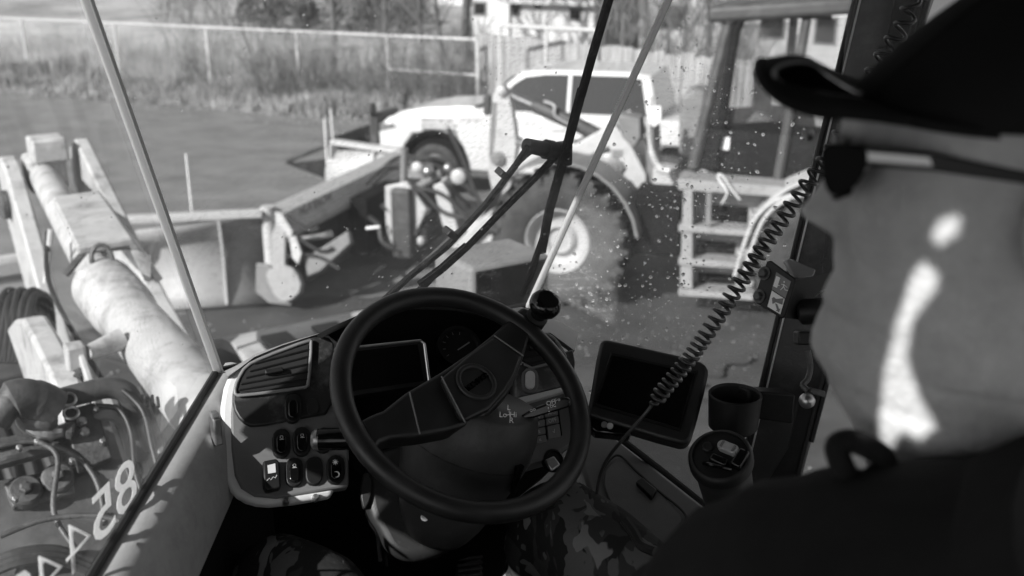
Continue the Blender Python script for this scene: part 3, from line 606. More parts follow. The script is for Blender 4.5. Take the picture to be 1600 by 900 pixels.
build('cup_wall', MB().lathe(CC, Z * -1, [(.0365, .004), (.0385, 0), (.0405, .002), (.0405, .004), (.0395, .02), (.0375, .055), (.03, .062), (.001, .062), (.001, .058), (.032, .056), (.0355, .02), (.0365, .004)], 36, cap=False), black, cu, smooth=40)
build('cup_bracket', MB().prism([CC + KX * .03 + Z * -.004, CC + KX * .09 + KY * -.04 + Z * -.01, CC + KX * .09 + KY * -.04 + Z * -.06, CC + KX * .03 + Z * -.05], KY * .03), black, cu, bevel=.003)
mug = thing('travel_mug', 'black travel mug with a flip lid and pale slider beside the console', 'mug', at(1130, 720, 1.45))
MA = (CR * -.10 + CU * .86 - CF * .5).normalized(); MA = (Z * .80 - CF * .55 - CR * .30).normalized(); MO = at(1126, 716, 1.42)
build('mug_body', MB().lathe(MO, MA, [(.032, -.17), (.036, -.16), (.040, -.03), (.041, -.012), (.040, -.01)], 32), mat('mug_coat', .02, .45, bump=.1, bscale=900), mug, smooth=45)
mref = (CR * .6 + CU * -.5)
mu_ = (mref - MA * mref.dot(MA)).normalized(); mv_ = MA.cross(mu_)
ld = build('mug_lid', MB().lathe(MO, MA, [(.041, -.014), (.046, -.009), (.046, .004), (.042, .009), (.039, .010), (.038, .006), (.001, .006)], 36), black, mug, smooth=40)
build('lid_button', MB().lathe(MO + mu_ * -.022 + mv_ * .004 + MA * .006, MA, [(.008, 0), (.008, .004), (.006, .0055), (.001, .0055)], 18), black, ld)
sl_ = []
for i in range(20):
    a = 6.283 * i / 20; sl_.append(MO + MA * .016 + mu_ * (.006 + math.cos(a) * .008 + (.008 if math.cos(a) > 0 else -.008)) + mv_ * (.014 + math.sin(a) * .0075))
build('lid_slider', MB().prism(sl_, MA * -.012), mat('slider_grey', .32, .5), ld, bevel=.0015)
for k in range(4): build('slider_rib', MB().box(MO + MA * .0165 + mu_ * (-.004 + k * .002 + (.014 if k > 1 else 0)) + mv_ * .014, mv_, mu_, MA, .010, .0008, .0012), greyk, ld)
build('drink_spout', MB().box(MO + MA * .010 + mu_ * .004 + mv_ * -.010, mu_, mv_, MA, .026, .013, .012), gloss, ld, bevel=.003)
build('carry_loop', MB().tube(curve([MO + mu_ * -.014 + mv_ * -.022 + MA * .008, MO + mu_ * 0 + mv_ * -.023 + MA * .015, MO + mu_ * .016 + mv_ * -.02 + MA * .015, MO + mu_ * .024 + mv_ * -.014 + MA * .008], 5), .003, 8), gloss, ld)
build('hinge_block', MB().box(MO + MA * .012 + mu_ * .03 + mv_ * .004, mu_, mv_, MA, .016, .03, .014), gloss, ld, bevel=.003)
cord = thing('coiled_cord', 'black coiled cord stretched diagonally in front of the right window', 'cord', at(1016, 640, 1.40))
cp = curve([at(x, y, d) for x, y, d in ((1425, 0, 1.22), (1418, 25, 1.23), (1404, 52, 1.24), (1386, 78, 1.25), (1350, 140, 1.27), (1322, 195, 1.28), (1290, 250, 1.30), (1255, 296, 1.31), (1210, 360, 1.33), (1165, 428, 1.34), (1120, 497, 1.36), (1075, 563, 1.38), (1040, 606, 1.39), (1017, 634, 1.40))], 24)
cum = [0]
for a_, b_ in zip(cp, cp[1:]): cum.append(cum[-1] + (b_ - a_).length)
def along(s):
    import bisect
    i = min(max(bisect.bisect(cum, s) - 1, 0), len(cp) - 2); t = (s - cum[i]) / (cum[i + 1] - cum[i]); return cp[i].lerp(cp[i + 1], t)
tot = cum[-1]; N_ = 1500; hel = []; ph = 0
for i in range(N_ + 1):
    u = i / N_; s = u * tot; c = along(s); t = (along(min(s + .004, tot)) - along(max(s - .004, 0))).normalized()
    e1 = t.cross(CF).normalized(); e2 = t.cross(e1)
    pitch = .0215 if u < .28 else .0215 + (.0125 - .0215) * min(1, (u - .28) / .3)
    if u > .8: pitch = .0095
    hel.append(c + (e1 * math.cos(ph) + e2 * math.sin(ph)) * (.0098 if u < .97 else .0098 * (1 - u) / .03 + .001)); ph += 2 * math.pi * (tot / N_) / pitch
build('coil', MB().tube(hel, .00255, 7), mat('cord_rubber', .02, .3, spec=.5), cord, smooth=60)
build('cord_tail', MB().tube(curve([hel[-1], at(1005, 650, 1.405), at(975, 684, 1.43), at(950, 716, 1.46), at(937, 745, 1.49), at(930, 790, 1.52)], 6), .0026, 8), hosem, cord)
# emergency hammer bracket on the pillar
br = thing('hammer_bracket', 'bolted black bracket with an emergency exit sticker on the right pillar', 'bracket', at(1225, 455, 1.42))
BP = plane3(at(1198, 410, 1.42), at(1240, 438, 1.385), at(1178, 470, 1.43), CAM)
bq = [(1198, 408), (1204, 407), (1243, 436), (1242, 442), (1226, 494), (1221, 498), (1179, 472), (1177, 466)]
build('bracket_plate', MB().prism(tr(bq, BP), BP[1] * -.004), black, br, bevel=.0015)
SD = (at(1268, 432, 1.40) - at(1241, 438, 1.385))
build('bracket_side', MB().prism([on(1243, 438, BP), on(1223, 497, BP), on(1223, 497, BP) + SD * 2.4 + CF * .02, on(1243, 438, BP) + SD * 2.4 + CF * .02], BP[1] * -.06), black, br, bevel=.002)
for x, y in ((1195, 427), (1187, 463)):
    o_ = on(x, y, BP); bt = build('bolt', MB().lathe(o_, BP[1], [(.0085, 0), (.0085, .002), (.0066, .0025), (.0064, .008), (.005, .009)], 6), rustm, br, smooth=20)
    build('washer', MB().lathe(o_, BP[1], [(.0098, 0), (.0098, .0018)], 20), rustm, bt)
build('exit_sticker', MB().prism(tr([(1213, 425), (1236, 440), (1227, 466), (1206, 452)], BP, .0008), BP[1] * -.0006), greyk, br, smooth=0)
build('hammer_sticker', MB().prism(tr([(1206, 454), (1226, 467), (1219, 491), (1199, 479)], BP, .0008), BP[1] * -.0006), paper, br, smooth=0)
build('door_symbol', MB().prism(tr([(1213, 431), (1219, 434), (1214, 450), (1208, 447)], BP, .0015), BP[1] * -.0005), printm, br, smooth=0)
man = MB()
for seg_ in (((1225, 444), (1224.5, 448), 1.0), ((1225, 445), (1221, 444), .6), ((1225, 445), (1230, 449), .6), ((1224.5, 448), (1219.5, 453), .7), ((1225, 449), (1227, 453), .7), ((1227, 453), (1231, 454), .6), ((1218, 446), (1215.5, 446), .7)):
    man.tube([on(*seg_[0], BP, .0014), on(*seg_[1], BP, .0014)], seg_[2] * .0009, 5)
man.lathe(on(1225.5, 440.5, BP, .0012), BP[1], [(.0012, 0), (.0012, .0004)], 8)
build('running_figure', man, printm, br)
build('hammer_symbol', MB().prism(tr([(1206, 466), (1209, 464), (1212, 467), (1224, 466), (1222, 476), (1212, 472), (1207, 475)], BP, .0015), BP[1] * -.0005), machg, br, smooth=0)
build('arrow_symbol', MB().prism(tr([(1211, 474), (1214, 475), (1217, 483), (1219, 482), (1217, 488), (1212, 485), (1214, 484)], BP, .0015), BP[1] * -.0005), machg, br, smooth=0)
build('clear_guard', MB().prism([at(1226, 407, 1.44), at(1236, 404, 1.44), at(1276, 421, 1.41), at(1272, 432, 1.40), at(1243, 436, 1.40)], CF * .02), mat('guard_plastic', .16, .25, dirt=.3, dirtv=.3), br, bevel=.003)
build('hammer_handle', MB().lathe(at(1262, 487, 1.41), (CR * .9 - CF * .45 + CU * .1).normalized(), [(.014, -.012), (.018, -.008), (.0185, 0), (.018, .02), (.017, .04), (.012, .05)], 20), black, br, smooth=40)
build('wire_clip', MB().tube(curve([at(1274, 463, 1.4), at(1285, 454, 1.4), at(1300, 452, 1.4), at(1320, 450, 1.4)], 4), .0011, 6), steel, br)
la = thing('window_latch', 'small window latch with a round metal knob on the right pillar', 'latch', at(1262, 622, 1.45))
build('latch_knob', MB().lathe(at(1261, 626, 1.44), CF * -1, [(.001, .012), (.006, .0108), (.0105, .006), (.0118, 0), (.0105, -.006), (.004, -.011)], 20), steel, la, smooth=70)
build('latch_arm', MB().tube(curve([at(1262, 548, 1.46), at(1266, 572, 1.46), at(1262, 592, 1.455), at(1254, 602, 1.45), at(1262, 610, 1.445)], 5), .0045, 8), rustm, la)
build('latch_lever', MB().box(at(1277, 613, 1.445), (CR + CU * -.25).normalized(), CU, CF, .022, .009, .012), rustm, la, bevel=.002)
build('latch_plate', MB().box(at(1256, 528, 1.46), CR, CU, CF, .024, .02, .03), black, la, bevel=.003)
# added unseen slab outside the left pane, keeping sun off dash and wheel
blocker = thing('sun_blocker', 'unseen black slab added outside the left corner pane to block the sun', 'mirror', cab(-.12, 1.16, 3.35))
build('blocker_slab', MB().box(cab(-.12, 1.075, 3.52), KX, KY, Z, .05, .20, .46), black, blocker, bevel=.02)
build('bent_arm', MB().tube([cab(-.12, 1.06, 3.55), cab(-.1, 1.0, 3.75), cab(.0, .85, 3.88)], .012, 8), black, blocker)
# ================================================================== GROUND
g = build('ground', MB().add([(-300, -60, 0), (300, -60, 0), (300, 400, 0), (-300, 400, 0)], [(0, 1, 2, 3)]), groundm, smooth=0); tag(g, kind='structure')
edge = [level(x, y, .0) for x, y in ((-260, 118), (0, 145), (180, 158), (350, 172), (540, 192), (640, 205), (800, 225), (1000, 250), (1300, 285), (1700, 330))]
ed = []
for a, b in zip(edge, edge[1:]):
    for k in range(14):
        p = a.lerp(b, k / 14); q = noise.noise(p * .7) * .5 + noise.noise(p * 2.3) * .2; ed.append(p + Vector((q * .2, q, 0)))
mb = MB(); rows = [[Vector((p.x, -40, .004)) for p in ed], [Vector((p.x, p.y * .5, .004)) for p in ed], [Vector((p.x, p.y, .004)) for p in ed]]
r_ = build('asphalt_yard', mb.grid(rows), asphm, smooth=0); tag(r_, kind='structure')
# darker, smoother sheet laid over the asphalt around the parked machines
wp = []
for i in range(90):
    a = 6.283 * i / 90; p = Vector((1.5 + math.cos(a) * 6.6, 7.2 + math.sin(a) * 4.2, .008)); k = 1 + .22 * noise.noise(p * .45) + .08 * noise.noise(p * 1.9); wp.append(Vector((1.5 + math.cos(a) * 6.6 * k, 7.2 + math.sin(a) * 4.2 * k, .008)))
r_ = build('dark_asphalt', MB().add(wp, [tuple(range(90))]), mat('asphalt_dark', .05, .55, var=.35, scale=1.4, spec=.4, bump=.5, bscale=220, dirt=.5, dirtv=.09, dscale=.8), smooth=0); tag(r_, kind='structure')
# the rise behind the fence
rows = []
for j in range(26):
    y = 34 + j * 5; row = []
    for i in range(60):
        x = -110 + i * 4.2; h = max(0, (y - 36)) * .045 + max(0, -x - 6) * .01 * min(1, (y - 34) / 20); row.append(Vector((x, y, -.05 + min(h, 5) + noise.noise(Vector((x * .1, y * .1, 0))) * .35 * min(1, (y - 34) / 10))))
    rows.append(row)
hl = build('hillside', MB().grid(rows), mat('hill_grass', .28, .95, var=.4, scale=.35, spec=.1, dirt=.5, dirtv=.12, dscale=.25), smooth=60); tag(hl, kind='structure')

# sealed cracks, gravel and grit on the yard
for k, (p, q) in enumerate((((980, 640), (1180, 560)), ((1000, 540), (1120, 640)))):
    P0, P1 = level(*p, .016), level(*q, .016); L_ = []; n = 26; sd = (P1 - P0).cross(Z).normalized()
    cen_ = [P0.lerp(P1, i / n) + sd * (noise.noise(Vector((i * .31, k * 7, 0))) * .35) for i in range(n + 1)]
    build('crack_seal', MB().grid([[c_ - sd * .02 * (1 + .5 * math.sin(i)), c_ + sd * .02 * (1 + .4 * math.cos(i * 1.7))] for i, c_ in enumerate(cen_)]), blackm, r_, smooth=0)
mb = MB(); rnd = random.Random(21)
for _ in range(4200):
    x, y = rnd.uniform(-9, 9), rnd.uniform(3, 17); r0 = rnd.uniform(.006, .02) * (1.5 if rnd.random() < .06 else 1)
    if noise.noise(Vector((x * .4, y * .4, 5))) < -.05: continue
    p = Vector((x, y, .014)); an = rnd.random() * 6.28; u = Vector((math.cos(an), math.sin(an), 0)) * r0; v = Vector((-u.y, u.x, 0)) * .8
    mb.add([p - u, p + v, p + u, p - v, p + Z * r0 * .8], [(0, 1, 4), (1, 2, 4), (2, 3, 4), (3, 0, 4)])
tag(build('loose_gravel', mb, groundm, smooth=0), 'loose gravel and grit scattered over the asphalt yard', 'gravel', kind='stuff')

# ================================================================== FENCES
TOPZ = 1.8
fl, fm, fr_ = level(-240, 12, TOPZ), level(300, 42, TOPZ), level(746, 62, TOPZ)
def fpt(x): # along the top rail by photo column
    return level(x, 28 + (62 - 28) * x / 746, TOPZ)
ch = thing('chain_link_fence', 'galvanised chain link fence with round posts along the dry grass verge', 'fence', Vector((fm.x, fm.y, 0)))
A, B = fpt(-240), fpt(746)
build('top_rail', MB().tube([A, B], .035, 8), galv, ch)
cols = [-180, -70, 33, 178, 322, 463, 605, 746]
for x in cols:
    t = fpt(x); build('post', MB().tube([Vector((t.x, t.y, -.2)), t + Z * .02], .052, 8), galv, ch)
t5, t6 = fpt(605), fpt(746)
build('middle_rail', MB().tube([t5 - Z * .85, t6 - Z * .85], .032, 8), galv, ch)
fd = (B - A).normalized(); L = (B - A).length; mb = MB(); n = int(L / .085)
for k in range(-21, n):
    for s in (0, 1):
        s0 = k * .085; s1 = s0 + 1.75; z0, z1 = (.03, 1.78) if s == 0 else (1.78, .03)
        if s1 > L or s0 < 0: continue
        p, q = A + fd * s0, A + fd * s1; p.z, q.z = z0, z1; mb.tube([p, q], .0022, 3, cap=False)
build('wire_mesh', mb, galv, ch, smooth=0, kind='stuff')
wf = thing('board_fence', 'tall weathered board fence behind the white pickup truck', 'fence', Vector((6, 22, 0)))
ln = [level(750, 50, 1.95), level(1010, 78, 1.95), level(1345, 112, 1.95), level(1560, 132, 1.95)]
pos = []
for a, b in zip(ln, ln[1:]):
    k = max(1, int((b - a).length / .152)); pos += [(a.lerp(b, i / k), (b - a).normalized()) for i in range(k)]
for p, d in pos:
    h = 1.95 + random.uniform(-.05, .03); nn = d.cross(Z)
    build('board', MB().box(Vector((p.x, p.y, h / 2)) + nn * random.uniform(-.008, .008), d, nn, Z, .140 + random.uniform(-.004, .004), .019, h), boardm, wf, smooth=0)
for a, b in zip(ln, ln[1:]):
    d = (b - a).normalized(); nn = d.cross(Z)
    for z in (.4, 1.5): build('rail', MB().box(Vector(((a.x + b.x) / 2, (a.y + b.y) / 2, z)) + (nn if nn.y > 0 else -nn) * .05, d, nn, Z, (b - a).length, .04, .09), boardm, wf)
rl = thing('rail_frame', 'pale tube frame standing just behind the board fence', 'frame', level(800, 46, 2.2) - Z * 2.2)
pa, pb = level(781, 42, 2.25) + Vector((0, .5, 0)), level(935, 50, 2.25) + Vector((0, .5, 0))
build('top_bar', MB().tube([pa, pb], .045, 8), galv, rl)
for p in (pa, pb, pa.lerp(pb, .5)): build('upright', MB().tube([Vector((p.x, p.y, 0)), p], .04, 8), galv, rl)

# ================================================================== VEGETATION
def blades(mb, p, h, n, spread, wd=.012):
    for _ in range(n):
        b = p + Vector((random.gauss(0, spread), random.gauss(0, spread), 0)); a = random.random() * 6.28; hh = h * random.uniform(.5, 1.15)
        le = Vector((random.gauss(0, .22), random.gauss(0, .22), 1)) * hh; s = Vector((math.cos(a), math.sin(a), 0)) * wd
        mb.add([b - s, b + s, b + le * .55 + s * .7 + Vector((0, 0, 0)), b + le], [(0, 1, 2), (0, 2, 3)])
mb, mk = MB(), MB()
for _ in range(2600):
    u = random.uniform(-.3, 1.02); top = fpt(746 * u); ex = level(746 * u, 145 + (205 - 145) * u, 0); t = random.random() ** .8
    p = Vector((ex.x, ex.y, 0)).lerp(Vector((top.x, top.y, 0)), t * 1.25)
    p.y += random.uniform(-.2, .4); cl_ = noise.noise(p * .5) + .25
    if cl_ < -.15 and random.random() < .6: continue
    hgt = (.12 + .75 * max(0, min(1, t))) * (.6 + .9 * max(0, cl_))
    (blades(mb, p, hgt, 16, .16) if random.random() < .62 else blades(mk, p, hgt * 1.2, 10, .2, .01))
for _ in range(1500):                                                   # taller weeds at and behind the wire
    u = random.uniform(-.3, 1.0); top = fpt(746 * u); p = Vector((top.x, top.y + random.uniform(.2, 4.5), 0)); c = noise.noise(p * .35)
    if c < -.2: continue
    blades(mk if random.random() < .6 else mb, p, random.uniform(.6, 1.35) * (.8 + c), 12, .22, .011)
tag(build('dry_grass', mb, grassm, smooth=0), 'tufts of pale dry grass along the chain link fence', 'grass', kind='stuff')
tag(build('weeds', mk, brushm, smooth=0), 'dark dead weeds growing through the chain link fence', 'weeds', kind='stuff')
# leaf litter and stones on the asphalt edge
mb = MB()
for _ in range(900):
    p = random.choice(ed).copy(); p = p + Vector((random.gauss(0, .5), random.gauss(-.25, .45), .004)); r0 = random.uniform(.02, .06)
    a = random.random() * 6.28; u = Vector((math.cos(a), math.sin(a), .2)) * r0; v = Vector((-math.sin(a), math.cos(a), .3)) * r0
    mb.add([p - u, p + v * .7, p + u, p - v * .7 + Z * .02], [(0, 1, 2), (0, 2, 3)])
tag(build('leaf_litter', mb, grassm, smooth=0), 'scattered pale leaves along the edge of the asphalt', 'leaves', kind='stuff')
def bare_tree(p, h, r, label, m=twigm, seedv=0, dense=1.0, lean=.0, group='bare trees behind the fences', twig=True):
    rnd = random.Random(seedv); t = thing('bare_tree', label, 'tree', p, group)
    trunk = MB(); cr_ = MB(); pts = []; q = Vector(p); d = Vector((lean, 0, 1))
    for i in range(6):
        pts.append(q.copy()); q = q + d.normalized() * h * .14; d += Vector((rnd.gauss(0, .09), rnd.gauss(0, .09), 0))
    trunk.tube(pts, [r * (1 - .13 * i) for i in range(6)], 7)
    def grow(a, d, ln_, rr, lvl):
        b = a + d * ln_; mid = a + d * ln_ * .5 + Vector((rnd.gauss(0, .06), rnd.gauss(0, .06), 0)) * ln_
        cr_.tube([a, mid, b], [rr, rr * .75, rr * .5], 4 if lvl < 2 else 3, cap=False)
        if lvl >= 4: return
        for _ in range(3 if lvl < 3 else 4):
            k = rnd.uniform(.35, 1); nd = (d + Vector((rnd.gauss(0, .5), rnd.gauss(0, .5), rnd.gauss(.12, .3)))).normalized()
            grow(a.lerp(b, k), nd, ln_ * rnd.uniform(.5, .75), rr * .5, lvl + 1)
    for k in range(int(7 * dense)):
        f = rnd.uniform(.25, 1); i = min(int(f * 5), 4); a = pts[i].lerp(pts[i + 1], f * 5 - i); an = rnd.random() * 6.28
        grow(a, Vector((math.cos(an) * .7, math.sin(an) * .7, .75)).normalized(), h * rnd.uniform(.16, .3), r * .38, 0)
    build('trunk', trunk, barkm, t, smooth=60); build('crown', cr_, m, t, smooth=0); return t
def gz(x, y, d): return None
TREES = [(600, 24, 33, 9, .13, 'thin bare tree rising behind the middle of the chain link fence'), (655, 22, 31, 10, .16, 'bare tree behind the chain link fence left of its end post'), (690, 20, 29, 8, .09, 'slender bare sapling close behind the chain link fence corner'),
         (728, 15, 34, 11, .2, 'thick bare tree behind the corner where wire and boards meet'), (945, 18, 33, 11, .17, 'bare tree behind the board fence beside the wiper blade'),
         (975, 12, 30, 9, .12, 'bare forked tree behind the board fence right of the wiper'), (1010, 12, 36, 10, .15, 'bare tree behind the right pane joint'), (1110, 10, 34, 10, .14, 'bare tree behind the other loader cab roof'), (520, 18, 42, 11, .18, 'far bare tree against the dark hedge')]
for i, (px, py, d, h, r, lb) in enumerate(TREES):
    p = CAM + ray(px, 20) * (d / ray(px, 20).y); p.z = -.1 if d < 34 else .3; bare_tree(p, h, r * .8, lb, seedv=i + 3, dense=2.6)
# brushy shrubs just behind the wire
SH = [(330, 30, 1.9, 'brown leafless shrub behind the wire left of centre'), (430, 27.5, 2.2, 'dense leafless shrub tangled behind the chain link fence'), (520, 27, 2.0, 'low leafless shrub behind the tall fence posts'), (600, 26.5, 2.3, 'leafless shrub at the foot of the bare trees'), (670, 25.5, 2.4, 'tall leafless shrub behind the fence with a middle rail'), (715, 25, 2.0, 'leafless shrub in the fence corner by the boards'), (90, 36, 1.5, 'small leafless shrub behind the far left wire'), (210, 34, 1.4, 'leafless shrub behind the wire beside the left pane joint')]
for i, (px, d, h, lb) in enumerate(SH):
    rnd = random.Random(i + 40); p = CAM + ray(px, 60) * (d / ray(px, 60).y); p.z = 0
    t = thing('shrub', lb, 'shrub', p, 'leafless shrubs behind the wire'); mb = MB()
    for _ in range(70):
        b = p + Vector((rnd.gauss(0, .5), rnd.gauss(0, .35), 0)); d_ = Vector((rnd.gauss(0, .35), rnd.gauss(0, .35), 1)).normalized(); e = b + d_ * h * rnd.uniform(.5, 1.05)
        mb.tube([b, b.lerp(e, .5) + Vector((rnd.gauss(0, .05), 0, 0)), e], [.012, .009, .003], 3, cap=False)
        for _ in range(6):
            k = rnd.uniform(.3, 1); a_ = b.lerp(e, k); mb.tube([a_, a_ + (d_ + Vector((rnd.gauss(0, .6), rnd.gauss(0, .6), rnd.gauss(0, .3)))).normalized() * rnd.uniform(.2, .5)], [.006, .002], 3, cap=False)
    build('stems', mb, brushm, t, smooth=0)
# tangled twigs of the thicket beyond the wire
mb = MB(); rnd = random.Random(9)
for _ in range(5200):
    px = rnd.uniform(250, 1180)
    if 765 < px < 935 or (370 < px < 650 and rnd.random() < .45): continue
    d = rnd.uniform(30, 46) if px < 750 else rnd.uniform(27, 36); p = CAM + ray(px, 20) * (d / ray(px, 20).y); p.z = rnd.random() ** 1.3 * 3.4
    if noise.noise(Vector((p.x * .35, p.z * .5, 3))) < -.12: continue
    dd = Vector((rnd.gauss(0, .45), rnd.gauss(0, .3), 1)).normalized() * rnd.uniform(.5, 1.5); mb.tube([p, p + dd * .5 + Vector((rnd.gauss(0, .06), 0, 0)), p + dd], [.012, .009, .003], 3, cap=False)
tag(build('thicket', mb, twigm, smooth=0), 'tangle of bare twigs beyond the fences', 'thicket', kind='stuff')
# dark evergreen hedge far behind
mb = MB(); rnd = random.Random(5); bush = [(rnd.uniform(385, 660), 46 + rnd.random() * 9, rnd.uniform(.6, 1.5), rnd.uniform(.8, 2.6)) for _ in range(26)]
for px, d, wd_, ht_ in bush:
    c0_ = CAM + ray(px, 0) * (d / ray(px, 0).y); c0_.z = .035 * max(0, d - 34) * 1.2
    for _ in range(430):
        t_ = rnd.random(); rr = wd_ * (1 - t_ * .75) * rnd.random() ** .5; an = rnd.random() * 6.28
        p = c0_ + Vector((math.cos(an) * rr, math.sin(an) * rr, ht_ * t_ + rnd.gauss(0, .08)))
        u = Vector((rnd.gauss(0, 1), rnd.gauss(0, 1), rnd.gauss(0, 1.4))).normalized() * rnd.uniform(.05, .16); v = u.orthogonal() * .45
        mb.add([p - u, p + v, p + u], [(0, 1, 2)])
tag(build('evergreen_hedge', mb, everm, smooth=0), 'dark evergreen hedge beyond the pale grass slope', 'hedge', kind='stuff')

# ================================================================== HOUSES
def house(name, label, px0, px1, d0, d1, z0, z1, sid, wins, roof_h=1.6, grp=None):
    a = CAM + ray(px0, 20) * (d0 / ray(px0, 20).y); b = CAM + ray(px1, 20) * (d1 / ray(px1, 20).y); a.z = b.z = 0
    d = (b - a).normalized(); nn = Vector((-d.y, d.x, 0)); nn = nn if nn.y > 0 else -nn; L_ = (b - a).length
    t = thing(name, label, 'house', (a + b) / 2, grp)
    mb = MB().box((a + b) / 2 + nn * 3.5 + Z * (z1 / 2), d, nn, Z, L_, 7, z1)
    w_ = build('wall', mb, sid, t, smooth=0)
    k = int((z1 - .6) / .2); m2 = MB()
    for i in range(k): m2.box((a + b) / 2 - nn * .012 + Z * (.6 + i * .2), d, nn, Z, L_, .02, .182)
    build('siding_boards', m2, sid, t, smooth=0, kind='stuff')
    ov = .4; ra, rb = a - d * ov - nn * ov, b + d * ov - nn * ov
    pr = [ra + Z * z1, ra + nn * 3.9 + Z * (z1 + roof_h), ra + nn * 7.8 + Z * z1, ra + nn * 7.8 + Z * (z1 - .15), ra + Z * (z1 - .15)]
    build('roof', MB().prism(pr, rb - ra), roofm, t, smooth=0)
    build('fascia', MB().box((ra + rb) / 2 + Z * (z1 - .12) - nn * .012, d, nn, Z, (rb - ra).length, .03, .2), sid, t)
    for f, wz, ww, wh, dark in wins:
        c = a + d * (L_ * f) + Z * wz - nn * .03
        wn_ = build('window', MB().box(c, d, nn, Z, ww, .05, wh), machg if dark else printm, t, bevel=.01)
        build('pane', MB().box(c - nn * .02, d, nn, Z, ww - .16, .03, wh - .16), truckg, wn_)
    return t
house('house', 'white sided house behind the board fence left of the wiper', 800, 930, 40, 37.5, 0, 2.3, sidm, [(.06, 1.9, .5, .6, 1), (.33, 2.05, .35, .35, 1), (.78, 1.75, .6, .5, 1)])
house('shed', 'small pale outbuilding just left of the white house', 740, 796, 43, 42, 0, 3.0, sidm, [(.2, 1.75, .7, .6, 1)])
house('house', 'far pale house seen between the bare trees beyond the wire', 560, 735, 66, 62, 0, 3.4, sidm, [(.3, 2.2, 1.2, 1.0, 1), (.7, 2.2, 1.2, 1.0, 1)])
house('house', 'light house with a dark window beyond the other loader cab', 1000, 1420, 38, 31, 0, 3.0, sidm, [(.15, 1.7, 1.2, .9, 1), (.55, 1.6, 1.0, .9, 1), (.74, 1.5, .8, .9, 1)])

# ================================================================== PICKUP TRUCK
th = Vector((-.955, .297, 0)); tl = Vector((-.297, -.955, 0)); T0 = level(679, 264, .42); T0.z = 0
tk = thing('pickup_truck', 'white crew cab pickup truck with dark wheel arch parked behind the yellow loader', 'pickup truck', T0 - tl * .95 - th * 1.8)
def TP_(a, b, z): return T0 + th * a + tl * b + Z * z                # a: ahead of the front axle, b: toward the camera from the near side
def arch(cx_, r, z=.42, n=10): return [(cx_ + r * math.cos(math.pi * i / n), z + r * math.sin(math.pi * i / n) * 1.02) for i in range(n + 1)]
fa = [(.52, .42)] + [(.50, .78), (.36, .97), (-.36, .97), (-.5, .78)] + [(-.54, .42)]
ra = [(-3.2, .42), (-3.24, .78), (-3.38, .97), (-4.08, .97), (-4.22, .78), (-4.26, .42)]
prof = [(.86, .42), (.95, .55), (.96, .98), (.90, 1.12), (.78, 1.22), (.55, 1.28), (-.3, 1.33), (-.85, 1.36), (-1.6, 1.36), (-3.1, 1.36), (-5.05, 1.36), (-5.1, .55), (-5.0, .42)] + ra[::-1] + fa[::-1]
sidep = [TP_(a, 0, z) for a, z in prof]
bd = build('body', MB().prism(sidep, tl * -1.96), truckw, tk, bevel=.05, bseg=3)
hood = [(.80, 1.22), (.6, 1.30), (.2, 1.37), (-.5, 1.42), (-.82, 1.42), (-.85, 1.3), (.7, 1.18)]
build('hood', MB().prism([TP_(a, -.22, z) for a, z in hood], tl * -1.5), truckw, tk, bevel=.05, bseg=3)
build('cowl', MB().prism([TP_(a, -.2, z) for a, z in [(-.62, 1.40), (-.62, 1.432), (-1.05, 1.47), (-1.05, 1.38)]], tl * -1.55), machd, tk)
gh = [(-.72, 1.35), (-1.22, 1.84), (-1.40, 1.985), (-1.8, 2.03), (-3.1, 2.03), (-3.42, 1.99), (-3.58, 1.35)]
rows = []
for b_, sc in ((0, 0), (-.16, 1), (-1.80, 1), (-1.96, 0)):
    rows.append([TP_(a, b_, z) for a, z in gh])
lo = [[TP_(gh[0][0], -.02, 1.35), TP_(gh[-1][0], -.02, 1.35)]]
mb = MB(); near = [TP_(a, -.03 - (z - 1.35) * .24, z) for a, z in gh]; far = [TP_(a, -1.93 + (z - 1.35) * .24, z) for a, z in gh]; n = len(gh)
mb.add(near + far, [tuple(range(n)), tuple(range(2 * n - 1, n - 1, -1))] + [(i, (i + 1) % n, (i + 1) % n + n, i + n) for i in range(n)])
build('cabin', mb, truckw, tk, bevel=.04, bseg=3)
def side_glass(name, pts): 
    return build(name, MB().prism([TP_(a, -.03 - (z - 1.35) * .24 + .006, z) for a, z in pts], tl * -.02), truckg, tk, bevel=.006)
side_glass('front_side_window', [(-.92, 1.40), (-1.30, 1.80), (-1.48, 1.91), (-1.80, 1.955), (-2.16, 1.965), (-2.16, 1.40)])
side_glass('rear_side_window', [(-2.21, 1.40), (-2.21, 1.965), (-3.05, 1.965), (-3.28, 1.93), (-3.40, 1.40)])
build('windscreen', MB().prism([TP_(-.75, -.16, 1.42), TP_(-1.24, -.26, 1.88), TP_(-1.24, -1.70, 1.88), TP_(-.75, -1.80, 1.42)], (th * .5 + Z * .7) * .03), truckg, tk)
build('mirror', MB().box(TP_(-.98, .16, 1.50), th, tl, Z, .12, .2, .30), machd, tk, bevel=.03)
for a in (-2.05, -3.1): build('door_handle', MB().box(TP_(a, .012, 1.16), th, tl, Z, .2, .03, .035), truckw, tk, bevel=.008)
for a in (-1.15, -2.22, -3.22): build('door_gap', MB().box(TP_(a, .001, .93), th, tl, Z, .02, .004, .82), machg, tk)
build('headlight', MB().prism([TP_(a, .004, z) for a, z in [(.93, 1.12), (.72, 1.14), (.62, 1.06), (.94, .98)]], tl * -.3), chrome, tk, bevel=.01)
build('front_bumper', MB().box(TP_(.98, -.98, .62), th, tl, Z, .16, 1.94, .26), truckw, tk, bevel=.04)
build('rocker_step', MB().box(TP_(-1.87, .03, .38), th, tl, Z, 2.6, .16, .08), machd, tk, bevel=.02)
